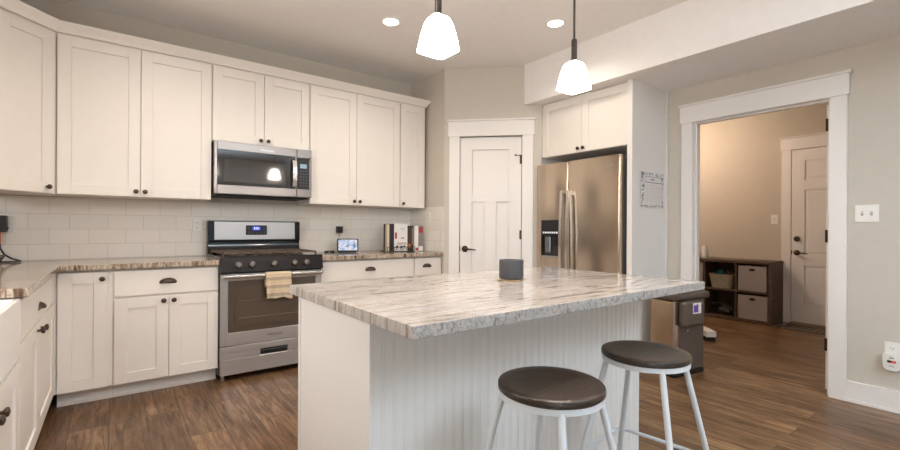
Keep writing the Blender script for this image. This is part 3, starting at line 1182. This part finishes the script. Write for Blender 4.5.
for dr_, x in ((fd, seam - .036), (rd, seam + .036)):
    m = MB()
    pts = []
    N = 16
    for i in range(N + 1):
        k = i / N
        z = .52 + (1.515 - .52) * k
        pts.append((x, -.05 - .022 * math.sin(PI * k), z))
    prevs = None
    for a, b in zip(pts, pts[1:]):
        m.prism([(a[1], a[2]), (b[1], b[2]), (b[1] + .016, b[2]), (a[1] + .016, a[2])], x - .014, x + .014, 'x')
    for z in (.54, 1.49):
        m.box(x - .012, x + .012, -.05, -.004, z - .02, z + .02, .003)
    m.build('handle', handle_m, dr_)
text_mesh('lettering', 'Whirlpool', 0.03, silverink_m, rd, face_front(.79, yR(.79) - .0008, 1.70), shear=.2)

# calendar
t = thing('wall_calendar', 'white paper calendar with blue-green leaf border on the tall white panel', 'calendar', (3.52, 1.9838, 1.350), 0)
MB().box(0, .375, -.004, -.0003, 0, .305).build('sheet', white_paper, t)
rnd = random.Random(3)
m = MB()
for i in range(170):
    e = i % 4
    u = rnd.random()
    if e == 0:
        x, z = rnd.uniform(0.004, .045), u * .305
    elif e == 1:
        x, z = u * .375, rnd.uniform(.275, .30)
    elif e == 2:
        x, z = u * .375, rnd.uniform(0.004, .018)
    else:
        x, z = rnd.uniform(.345, .37), u * .305
        if .03 < z < .2 and rnd.random() < .6:
            continue
    r_ = rnd.uniform(.006, .013) if e == 0 else rnd.uniform(.004, .009)
    a = rnd.uniform(0, PI)
    x = min(max(x, .01), .365)
    z = min(max(z, .01), .295)
    vs_ = []
    for k in range(8):
        c_, s_ = math.cos(k * PI / 4) * r_, math.sin(k * PI / 4) * r_ * .45
        vs_.append(m.bm.verts.new((x + c_ * math.cos(a) - s_ * math.sin(a), -.0043 - i * 1e-6, z + c_ * math.sin(a) + s_ * math.cos(a))))
    m.bm.faces.new(vs_)
m.build('leaf_border', leaf_m, t, False)
m = MB()
m.box(.06, .34, -.0048, -.0042, .212, .218).box(.06, .065, -.0048, -.0042, .218, .262).box(.335, .34, -.0048, -.0042, .218, .262).box(.06, .34, -.0048, -.0042, .262, .266)
m.box(.15, .162, -.0048, -.0042, .235, .246).box(.166, .182, -.0048, -.0042, .235, .246).box(.186, .2, -.0048, -.0042, .235, .246).box(.204, .222, -.0048, -.0042, .235, .246)
m.build('month_heading', ink_m, t)
m = MB()
for i in range(7):
    z = .025 + i * .028
    m.box(.06, .335, -.0046, -.0042, z, z + .0012)
for i in range(8):
    x = .06 + i * .275 / 7
    m.box(x, x + .0012, -.0046, -.0042, .025, .195)
m.build('date_grid', pink_m, t)

# ------------------------------------------------------------------ island
IX0, IX1, IY0, IY1 = 0.632, 2.197, 1.24, 1.893
t = thing('kitchen_island', 'white kitchen island base with beadboard front', 'island', (IX0, IY0, 0), 0)
W, D = IX1 - IX0, IY1 - IY0
MB().box(.012, W - .012, .014, D - .02, 0, .875).build('body', isl_m, t)
m = MB().box(0, .012, 0.0, D - .001, 0, .875, .001).box(-.004, 0, D - .02, D, 0, .875)
m.build('end_panel', isl_m, t)
MB().box(W - .012, W, 0, D - .001, 0, .875, .001).build('end_panel', isl_m, t)
# beadboard: repeated boards with a bead and two grooves
pitch = .0407
prof = [(0.0125, .0138)]
x = .0125
xe = W - .024
poly = []
while x < xe - pitch:
    poly += [(x, 0.0022), (x + .0010, .0008), (x + .030, .0008), (x + .0308, .0026), (x + .0316, .0026), (x + .0326, .0012), (x + .036, .0008), (x + .0390, .0012), (x + .0400, .0026)]
    x += pitch
poly += [(x, .0008), (xe, .0008), (xe, .0138), (.0125, .0138)]
MB().prism(poly, 0, .875).build('beadboard_panel', isl_m, t, False)
MB().box(W - .024, W - .0125, -.002, .0138, 0, .875, .001).build('corner_trim', isl_m, t)
m = MB()
for i in range(3):
    a = .03 + i * (W - .06) / 3
    d = shaker(t, a, a + (W - .06) / 3 - .004, .12, .86, y=-.02)
    d.data.transform(Matrix.Translation((0, D - .02, 0)) @ Matrix.Scale(-1, 4, (0, 1, 0)))
    d.data.flip_normals()
m.bm.free()
o = MB().box(0.597, 2.240, 0.936, 1.922, 0.877, 0.914, .004, 2).build('island_countertop', granite_isl)
o.data.materials.append(granite_edge)
for p in o.data.polygons:
    if abs(p.normal.z) < .5 and p.normal.y < -.5:
        p.material_index = 1
tag(o, 'large polished granite island top veined in cream, brown and grey', 'countertop')

# cup on coaster
o = MB().box(-.052, .052, -.052, .052, .9142, .921, .002).xform(Matrix.Translation((1.510, 1.500, 0)) @ Matrix.Rotation(.5, 4, 'Z')).build('coaster', cork_m)
tag(o, 'thin wooden coaster under the charcoal cup on the island', 'coaster')
m = MB().lathe([(0.05, 0), (.055, .003), (.058, .012), (.058, .089), (.0565, .091), (.0545, .089), (.053, .08), (.053, .012), (0, .010)], (0, 0, 0), 36)
o = m.build('cup', candle_m)
o.location = (1.510, 1.500, .9212)
tag(o, 'round charcoal ceramic cup standing on the island', 'cup')


# ------------------------------------------------------------------ stools
def stool(label, x, y, rot, z=.703):
    t = thing('bar_stool', label, 'stool', (x, y, 0), rot, 'bar stools at the island')
    r = .157
    m = MB().lathe([(0, z - .022), (r - .004, z - .022), (r, z - .018), (r, z - .005), (r - .002, z - .0015), (r - .006, z), (r * .8, z - .002), (r * .5, z - .005), (0, z - .006)], (0, 0, 0), 56)
    m.build('seat', seat_wood, t)
    rr = r - .004
    m = MB().lathe([(rr - .012, z - .0224), (rr, z - .0224), (rr, z - .040), (rr - .003, z - .041), (rr - .012, z - .041)], (0, 0, 0), 48, closed=True)
    m.build('seat_ring', white_metal, t)
    zt, r0, r1 = z - .034, .143, .312
    for k in range(4):
        a = PI / 4 + k * PI / 2
        c_, s_ = math.cos(a), math.sin(a)
        lg = MB().tube([(r0 * c_, r0 * s_, zt), (r1 * c_, r1 * s_, .008)], .0105, 12).build('leg', white_metal, t)
        MB().lathe([(.012, 0), (.013, .003), (.013, .02), (.0115, .022)], (r1 * c_, r1 * s_, 0), 12).build('foot_cap', plate_m, lg)
    zf = .295
    rf = r0 + (r1 - r0) * (zt - zf) / zt
    h = rf * S + .0165
    pts = []
    cr = .045
    for k in range(4):
        a0 = k * PI / 2
        cx = (h - cr) * (1 if k in (0, 3) else -1)
        cy = (h - cr) * (1 if k in (0, 1) else -1)
        for j in range(7):
            a = a0 + j * PI / 12
            pts.append((cx + cr * math.cos(a), cy + cr * math.sin(a), zf))
    MB().tube(pts, .0075, 10, True).build('foot_rail', white_metal, t)
    return t


stool('round dark wood bar stool with white legs, the left one, nearer the camera', 1.040, .866, math.radians(6))
stool('round dark wood bar stool with white legs, the right one by the trash can', 1.600, .880, math.radians(6))

# ------------------------------------------------------------------ pendants


def pendant(label, x, y, zb):
    t = thing('pendant_light', label, 'lamp', (x, y, zb), 0, 'pendant lights over the island')
    n = 10
    prof = []
    for i in range(n + 1):
        k = i / n
        half = .030 + (.062 - .030) * (1 - k) ** .62
        prof.append((half, .126 * k))
    m = MB().lathe(prof, (0, 0, 0), 40, 'z', 9)
    # open bottom
    m.bm.faces.ensure_lookup_table()
    bot = [f for f in m.bm.faces if all(abs(v.co.z) < 1e-6 for v in f.verts)]
    bmesh.ops.delete(m.bm, geom=bot, context='FACES')
    m.build('shade', shade_m, t, True, .004)
    m = MB().lathe([(.0, .131), (.030, .1245), (.029, .132), (.016, .141), (.0135, .149), (.0135, .238), (.012, .243), (0, .243)], (0, 0, 0), 20)
    m.build('socket', lampmetal_m, t)
    m = MB().tube([(0, 0, .235), (0, 0, CEIL - zb - .02)], .0055, 10)
    m.build('rod', lampmetal_m, t)
    m = MB().lathe([(.0, CEIL - zb - .001), (.06, CEIL - zb - .001), (.058, CEIL - zb - .012), (.02, CEIL - zb - .024), (0, CEIL - zb - .024)], (0, 0, 0), 24)
    m.build('canopy', lampmetal_m, t)
    m = MB().lathe([(0, .035), (.018, .04), (.026, .055), (.024, .075), (.013, .095), (.012, .12)], (0, 0, 0), 16)
    m.build('bulb', emis('bulb_glow', '#F4F6FF', 4.0), t)
    return t


pendant('lit white square glass pendant lamp hanging left over the island, nearest the range', 0.985, 1.378, 1.840)
pendant('lit white square glass pendant lamp hanging in front of the refrigerator', 1.778, 1.347, 1.840)

# recessed lights in view
for x, y, lb in ((1.743, 3.083, 'lit round recessed ceiling light nearest the wall cabinets'),
                 (2.793, 2.297, 'lit round recessed ceiling light beside the right pendant rod')):
    t = thing('recessed_light', lb, 'lamp', (x, y, CEIL), 0, 'recessed ceiling lights')
    MB().lathe([(.062, -.0005), (.082, -.0005), (.080, -.006), (.066, -.009), (.062, -.006)], (0, 0, 0), 32, closed=True).build('trim_ring', trim_m, t)
    MB().lathe([(0, -.0045), (.061, -.0045), (.061, -.0008), (0, -.0008)], (0, 0, 0), 28).build('lens', can_m, t)


# ------------------------------------------------------------------ plates and plugs
def outlet(label, mtx, w=.072, h=.115, kind='outlet', name='wall_outlet', cat='outlet'):
    t = thing(name, label, cat)
    t.matrix_world = mtx
    MB().box(-w / 2, w / 2, -.006, -.0005, -h / 2, h / 2, .002).build('plate', plate_m, t)
    if kind == 'outlet':
        for dz in (-.02, .02):
            o = MB().box(-.016, .016, -.0075, -.0062, dz - .0145, dz + .0145, .0005).build('socket', plate_m, t)
            m = MB().box(-.008, -.006, -.0079, -.0076, dz - .003, dz + .007).box(.005, .007, -.0079, -.0076, dz - .003, dz + .007)
            m.lathe([(0, -.0079), (.0022, -.0079), (.0022, -.0076), (0, -.0076)], (0, 0, dz - .009), 8, 'y')
            m.build('slots', darkink_m, o)
    else:
        n = kind
        for i in range(n):
            x = (i - (n - 1) / 2) * .046
            MB().box(x - .006, x + .006, -.0066, -.0062, -.013, .013).build('switch_slot', ink_m, t)
            m = MB().prism([(-.0062, -.006), (-.018, .006), (-.016, .010), (-.0062, .004)], x - .0045, x + .0045, 'x')
            m.build('toggle', plate_m, t)
    return t


BM = lambda x, z: Matrix.Translation((x, BW - .0095, z))
outlet('white outlet plate on the tile just left of the range', BM(.560, 1.177))
outlet('white outlet plate on the tile right of the range, holding a black plug', BM(1.822, 1.150))
outlet('white outlet plate on the tile at the left edge, holding a black plug', BM(-.600, 1.172), .095)
outlet('white outlet plate on the tiled end wall beside the pantry', Matrix.Translation((2.6905, 3.92, 1.275)) @ Matrix.Rotation(-PI / 2, 4, 'Z'))
outlet('white double switch plate on the wall right of the doorway', Matrix.Translation((RW, .657, 1.275)) @ Matrix.Rotation(-PI / 2, 4, 'Z'), .118, .115, 2, 'switch_plate', 'switch')
outlet('white single switch plate in the mudroom beside the door', Matrix.Translation((MX, 1.985, 1.30)) @ Matrix.Rotation(-PI / 2, 4, 'Z'), .075, .118, 1, 'switch_plate', 'switch')
outlet('white outlet plate low on the wall right of the doorway', Matrix.Translation((RW, .532, .385)) @ Matrix.Rotation(-PI / 2, 4, 'Z'), .075, .12)
t = thing('plug_in_alarm', 'white plug-in alarm with a small red display on the low outlet', 'alarm')
t.matrix_world = Matrix.Translation((RW - .0095, .530, .322)) @ Matrix.Rotation(-PI / 2, 4, 'Z')
m = MB().prism([(-.043, .045), (-.043, -.02), (-.036, -.042), (-.02, -.054), (.02, -.054), (.036, -.042), (.043, -.02), (.043, .045), (.038, .05), (-.038, .05)], -.038, -.0005, 'y', .004, 2)
m.build('housing', plate_m, t)
MB().box(-.02, .02, -.0392, -.0382, -.002, .012).build('display', blackp_m, t)
MB().box(-.0, .018, -.0397, -.0393, .0, .010).build('digits', reddisp, t)
MB().tube([(-.012, -.0385, -.026), (0, -.0385, -.021), (.012, -.0385, -.026)], .0018, 6).build('test_button', ink_m, t)
m = MB().box(-.012, .012, -.0392, -.0382, .024, .03).box(-.008, .008, -.0392, -.0382, .034, .037)
m.build('printed_mark', ink_m, t)

# small screen with its adapter and cord
TX, TY = 1.850, 4.11
t = thing('smart_display', 'small tabletop screen showing a photo on the right counter', 'screen', (TX, TY, .9145), math.radians(-20))
tilt = Matrix.Translation((0, 0, .008)) @ Matrix.Rotation(-.30, 4, 'X')
MB().box(-.105, .105, -.008, .006, 0, .135, .006, 2).xform(tilt).build('case', blackp_m, t)
MB().box(-.092, .092, -.0088, -.0082, .012, .123).xform(tilt).build('screen', screen_m, t)
MB().prism([(.012, 0), (.095, 0), (.09, .02), (.06, .085), (.040, .085)], -.085, .085, 'x', .003).build('stand', grey_cloth, t)
ad = thing('power_adapter', 'square black power adapter plugged into the tile outlet above the small screen', 'plug', (1.822, BW - .0175, 1.142))
MB().box(-.03, .03, -.05, -.0005, -.033, .033, .006, 2).build('housing', blackp_m, ad)
m = MB().tube([(1.822, BW - .045, 1.109), (1.822, BW - .03, 1.05), (1.835, BW - .03, .98), (1.85, BW - .05, .94), (1.872, 4.205, .93)], .0025, 8)
cd_ = m.build('cord', blackp_m, ad)
cd_.matrix_parent_inverse = Matrix.Translation(ad.location).inverted()
t = thing('black_bow_item', 'small black bow-shaped object lying left of the small screen', 'accessory', (1.705, 4.225, .9145), .1)  # unclear black item, built as two round lobes and a link
m = MB()
for sx in (-1, 1):
    m.lathe([(0, 0), (.022, 0), (.024, .004), (.021, .016), (0, .019)], (sx * .03, 0, 0), 16)
m.build('lens', blackp_m, t)
MB().tube([(-.012, 0, .012), (0, -.004, .016), (.012, 0, .012)], .004, 8).build('bridge', blackp_m, t)

# book rack and cookbooks
BKY = 3.965
rot = math.radians(-4)
R0 = Matrix.Translation((2.215, 3.975, .9145)) @ Matrix.Rotation(rot, 4, 'Z')
t = thing('book_rack', 'dark scrolled wire rack holding the cookbooks', 'rack')
t.matrix_world = R0
m = MB()
m.tube([(-.006, -.025, .004), (.311, -.025, .004)], .003, 8).tube([(-.006, .15, .004), (.311, .15, .004)], .003, 8)
m.tube([(-.006, -.025, .004), (-.006, .15, .004)], .003, 8).tube([(.311, -.025, .004), (.311, .15, .004)], .003, 8)
m.build('base', blackp_m, t)
m = MB()
m.tube([(-.006, -.025, .05), (.311, -.025, .05)], .003, 8)
for x in (-.006, .311):
    m.tube([(x, -.025, .004), (x, -.025, .05)], .003, 8)
for cx in (.09, .16, .23):
    pts = []
    for i in range(26):
        a = i / 25 * 2.6 * PI
        r_ = .026 * (1 - i / 32)
        pts.append((cx + r_ * math.cos(a), -.025, .034 + r_ * math.sin(a)))
    m.tube(pts, .0025, 6)
m.build('front_scroll', blackp_m, t)


def book(label, x0, x1, h, d, cover, y0=0.0, spine_marks=None, lift=.0075):
    t = thing('cookbook', label, 'book', group='cookbooks in the rack')
    t.matrix_world = R0 @ Matrix.Translation((x0, y0, lift))
    wv = x1 - x0 - .0006
    MB().box(0, wv, .004, d - .004, .003, h - .003).build('pages', white_paper, t)
    m = MB().box(-.0002, .002, 0, d, 0, h).box(wv - .002, wv, 0, d, 0, h).box(0, wv, -.001, .003, 0, h, .0008)
    m.build('cover', cover, t)
    if spine_marks:
        for nm, a, b, c_, e, mt in spine_marks:
            MB().box(a * wv, b * wv, -.0018, -.0011, c_ * h, e * h).build(nm, mt, t)
    return t


book('cream cookbook at the left end of the rack', 0.0, .026, .278, .045, cream_m)
book('black cookbook second from the left in the rack', .0265, .080, .282, .14, darkink_m)
book('thick white cookbook with red and dark drawings on its spine', .0805, .235, .285, .145, white_paper, 0,
     [('printed_band', .18, .95, .245, .265, red_m), ('printed_drawing', .06, .2, .45, .68, red_m), ('printed_drawing', .1, .17, .5, .62, darkink_m), ('printed_drawing', .52, .74, .45, .5, greybook_m),
      ('printed_band', .25, .9, .29, .305, darkink_m), ('printed_title', .45, .8, .82, .835, ink_m), ('printed_title', .5, .85, .76, .77, ink_m),
      ('printed_drawing', .15, .3, .12, .2, darkink_m), ('printed_drawing', .45, .62, .1, .19, leaf_m), ('printed_drawing', .7, .85, .14, .2, darkink_m)])
book('dark brown cookbook right of the thick white one', .2355, .305, .265, .14, brownbook_m, 0, [('spine_stripe', .78, .86, .25, .9, pink_m), ('printed_picture', .15, .5, .12, .28, orange_m)])
book('slim white cookbook between the dark brown and the red ones', .318, .365, .272, .15, white_paper, 0, [('printed_mark', .3, .95, .03, .14, red_m)], .0005)
book('red and grey cookbook at the right end of the row', .3655, .422, .272, .15, greybook_m, 0, [('printed_band', .15, .95, .72, .95, red_m), ('printed_band', .1, .98, .02, .2, white_paper)], .0005)

# left edge: plug, cord, wire basket
t = thing('power_adapter', 'black power adapter with an orange plug at the left edge of the backsplash', 'plug', (-.640, BW - .018, 1.165), 0)
MB().box(-.06, .052, -.06, 0, -.045, .066, .006, 2).build('housing', blackp_m, t)
MB().lathe([(0, 0), (.013, 0), (.013, .02), (0, .02)], (.05, -.065, -.02), 14, 'y').build('knob', blackp_m, t)
MB().box(-.05, .022, -.05, -.01, -.125, -.046, .006, 2).build('orange_plug', orange_m, t)
m = MB().tube([(-.624, BW - .048, 1.042), (-.622, BW - .05, 1.01), (-.60, BW - .06, .965), (-.56, BW - .09, .938), (-.512, BW - .12, .9215), (-.53, BW - .15, .920), (-.60, BW - .17, .920), (-.70, BW - .18, .920)], .0055, 8)
cd_ = m.build('cord', blackp_m, t)
cd_.matrix_parent_inverse = Matrix.Translation(t.location).inverted()
t = thing('wire_basket', 'low black wire basket on the counter at the left edge', 'basket', (-.70, 3.98, .9145), 0)
m = MB()
for z, hw in ((.004, .10), (.05, .125)):
    m.tube([(-hw, -hw, z), (hw, -hw, z), (hw, hw, z), (-hw, hw, z)], .004, 8, True)
m.build('rim', blackp_m, t)
m = MB()
for i in range(6):
    k = -1 + i * .4
    for a, b in (((k * .10, -.10), (k * .125, -.125)), ((k * .10, .10), (k * .125, .125)), ((-.10, k * .10), (-.125, k * .125)), ((.10, k * .10), (.125, k * .125))):
        m.tube([(a[0], a[1], .004), (b[0], b[1], .05)], .0022, 6)
    m.tube([(k * .10, -.10, .004), (k * .10, .10, .004)], .0022, 6)
m.build('wires', blackp_m, t)

# ------------------------------------------------------------------ trash can
rotc = math.atan2(-.165, .986)
t = thing('trash_can', 'bronze steel trash can with a sensor lid beside the island', 'trash can', (3.46, 1.67, 0), rotc)
cw, cd = .41, .225
MB().box(.008, cw - .03, .01, cd - .005, .035, .60, .018, 3).build('body', cansteel_m, t)
MB().box(.0, cw - .02, .0, cd, 0, .04, .014, 2).build('base', blackp_m, t)
MB().box(.006, .05, -.003, .012, .045, .6, .006, 2).build('corner_strip', handle_m, t)
MB().box(.075, cw - .035, .002, .012, .045, .60, .003).build('front_panel', canplast_m, t)
m = MB().box(-.006, cw + .03, -.012, cd + .004, .602, .66, .018, 3)
m.build('lid', canplast_m, t)
MB().box(.02, cw + .005, .02, cd - .03, .66, .668, .003, 2).build('lid_flap', canplast_m, t)
m = MB().box(.045, .295, -.065, .0015, .405, .600, .026, 4)
m.build('sensor_housing', canplast_m, t)
st = MB().box(.135, .235, -.0668, -.0652, .505, .588).build('sticker', white_paper, t)
m = MB().box(.142, .198, -.0676, -.0669, .515, .572).box(.18, .194, -.0676, -.0669, .572, .58)
m.build('printed_mark', purple_m, st)
MB().lathe([(0, 0), (.008, 0), (.008, -.004), (0, -.004)], (.17, .002, .36), 12, 'y').build('rivet', steel_m, t)

# ------------------------------------------------------------------ mudroom
CF = 6.302
t = thing('cubby_shelf', 'low walnut cubby shelf with square compartments in the mudroom', 'shelf', (CF, 3.035, 0), -PI / 2)
CW, CH, CD = 1.15, .775, .425
m = MB().box(0, CW, 0, CD, .742, CH, .001)
m.build('top', cubby_wood, t)
MB().box(0, CW, 0.0, CD, .0, .045).build('bottom', cubby_wood, t)
MB().box(0, .022, 0, CD, .045, .742).build('side', cubby_wood, t)
MB().box(CW - .03, CW, 0, CD, .045, .742).build('side', cubby_wood, t)
for x in (.379, .755):
    MB().box(x, x + .022, .002, CD - .01, .045, .742).build('divider', cubby_wood, t)
for a, b in ((.022, .379), (.401, .755), (.777, CW - .03)):
    MB().box(a, b, .002, CD - .01, .375, .397).build('shelf_board', cubby_wood, t)
MB().box(.022, CW - .03, CD - .009, CD - .002, .045, .742).build('back_panel', cubby_wood, t)


def fabric_bin(label, x0, x1, z0, h, y=.012):
    b = thing('fabric_bin', label, 'bin', group='grey fabric bins')
    b.matrix_world = Matrix.Translation((CF, 3.035, 0)) @ Matrix.Rotation(-PI / 2, 4, 'Z') @ Matrix.Translation((x0, y, z0))
    w_ = x1 - x0
    m = MB()
    m.box(0, w_, 0, .012, 0, h, .004).box(0, w_, .35, .362, 0, h, .004).box(0, .012, .012, .35, 0, h).box(w_ - .012, w_, .012, .35, 0, h).box(.012, w_ - .012, .012, .35, 0, .01)
    m.build('box', bin_fab, b)
    m = MB().lathe([(.03, 0), (.034, -.003), (.03, -.005), (.0, -.005), (0, 0)], (0, 0, 0), 20, 'y')
    m.xform(Matrix.Translation((w_ / 2, -.0005, h - .048)) @ Matrix.Scale(.5, 4, (0, 0, 1)))
    m.build('grip', blackp_m, b)
    return b


fabric_bin('grey fabric bin in the top right cubby, nearest the mudroom door', .788, 1.098, .398, .315)
fabric_bin('grey fabric bin in the bottom right cubby', .786, 1.11, .046, .30)
fabric_bin('grey fabric bin in the left column of the cubby, half hidden by the doorway casing', .034, .365, .398, .32)
b = thing('storage_basket', 'pale woven basket in the top middle cubby', 'basket')
b.matrix_world = Matrix.Translation((CF, 3.035, 0)) @ Matrix.Rotation(-PI / 2, 4, 'Z') @ Matrix.Translation((.58, .15, .398))
m = MB().lathe([(.115, 0), (.12, .003), (.150, .175), (.156, .185), (.148, .185), (.140, .175), (.110, .012), (0, .012)], (0, 0, 0), 40, 'z', 6)
m.build('body', bask_fab, b)
rnd = random.Random(5)


def heap(name, label, cat, x, y, z, rx, rz, mat, seed):
    r_ = random.Random(seed)
    m = MB()
    bmesh.ops.create_icosphere(m.bm, subdivisions=4, radius=1)
    ph = [r_.uniform(0, 6) for _ in range(6)]
    for v in m.bm.verts:
        k = 1 + .18 * math.sin(v.co.x * 5 + ph[0]) * math.sin(v.co.y * 6 + ph[1]) + .12 * math.sin(v.co.z * 9 + ph[2] + v.co.x * 4)
        v.co = Vector((v.co.x * rx * k, v.co.y * .07 * k, max(v.co.z * rz * k, -rz * .6)))
    o = m.build(name, mat)
    o.matrix_world = Matrix.Translation((CF, 3.035, 0)) @ Matrix.Rotation(-PI / 2, 4, 'Z') @ Matrix.Translation((x, y, z))
    return tag(o, label, cat)


heap('folded_cloth', 'teal cloth spilling from the pale woven basket', 'cloth', .525, .15, .575, .04, .05, teal_m, 1)
heap('folded_cloth', 'dark grey cloth bunched in the right side of the pale woven basket', 'cloth', .635, .15, .575, .045, .045, grey_cloth, 2)
b = thing('storage_basket', 'dark wire basket in the shaded bottom middle cubby', 'basket')
b.matrix_world = Matrix.Translation((CF, 3.035, 0)) @ Matrix.Rotation(-PI / 2, 4, 'Z') @ Matrix.Translation((.605, .14, .046))
m = MB()
for z, hw in ((.004, .11), (.08, .118), (.15, .125)):
    m.tube([(-hw, -hw, z), (hw, -hw, z), (hw, hw, z), (-hw, hw, z)], .003, 6, True)
for i in range(9):
    k = -1 + i * .25
    for (a, b2) in (((k * .11, -.11), (k * .125, -.125)), ((k * .11, .11), (k * .125, .125)), ((-.11, k * .11), (-.125, k * .125)), ((.11, k * .11), (.125, k * .125))):
        m.tube([(a[0], a[1], .004), (b2[0], b2[1], .15)], .002, 5)
m.build('wires', blackp_m, b)
heap('folded_cloth', 'dim grey bundle inside the dark wire basket', 'cloth', .605, .14, .109, .08, .055, grey_cloth, 3)
# bottles on the cubby
o = MB().lathe([(0, 0), (.05, 0), (.052, .006), (.036, .15), (.034, .165), (.0, .168)], (0, 0, 0), 24).build('white_dispenser', plate_m)
o.location = (6.47, 2.715, .7755)
tag(o, 'white tapered dispenser standing on the cubby shelf', 'bottle')
t = thing('bottle', 'small dark bottle left of the white dispenser on the cubby', 'bottle', (6.40, 2.787, .7755))
MB().lathe([(0, 0), (.036, 0), (.038, .005), (.038, .07), (.028, .085), (0, .086)], (0, 0, 0), 20).build('body', grey_cloth, t)
MB().lathe([(0, .0865), (.018, .0865), (.018, .10), (.03, .11), (.03, .125), (0, .13)], (0, 0, 0), 16).build('cap', blackp_m, t)
# mat at the mudroom door
o = MB().box(6.27, 6.60, 1.02, 1.80, 0.0005, .012, .004).build('door_mat', mat_m)
tag(o, 'striped doormat in front of the mudroom door', 'mat')
# white slanted panel on the floor
t = thing('white_slab', 'small white slab over a black underside on the floor behind the trash can', 'panel', (4.90, 2.03, 0), math.radians(46))
MB().box(0, .42, -.10, 0.0, .045, .104, .004).build('face', plate_m, t)
MB().box(.012, .41, -.09, -.004, 0, .0445).build('base', dull_black_m, t)

# bowl added around the upward fill light, unseen behind the camera
t = thing('fill_light_bowl', 'added white bowl around the fill light, unseen behind the camera', 'lamp', (FILL_BOWL[0], FILL_BOWL[1], FILL_BOWL[2] - .12))
MB().lathe([(0, 0), (.16, .003), (.30, .04), (.37, .13), (.38, .185), (.37, .185), (.355, .13), (.29, .055), (.16, .014), (0, .011)], (0, 0, 0), 40).build('bowl', plate_m, t)
for k in range(3):
    a = k * 2 * PI / 3
    MB().tube([(.372 * math.cos(a), .372 * math.sin(a), .18), (.03 * math.cos(a), .03 * math.sin(a), .80)], .003, 6).build('hanging_rod', lampmetal_m, t)
MB().lathe([(0, .80), (.07, .80), (.07, .8245), (0, .8245)], (0, 0, .1), 24).build('canopy', lampmetal_m, t)
MB().tube([(0, 0, .79), (0, 0, .905)], .01, 8).build('stem', lampmetal_m, t)
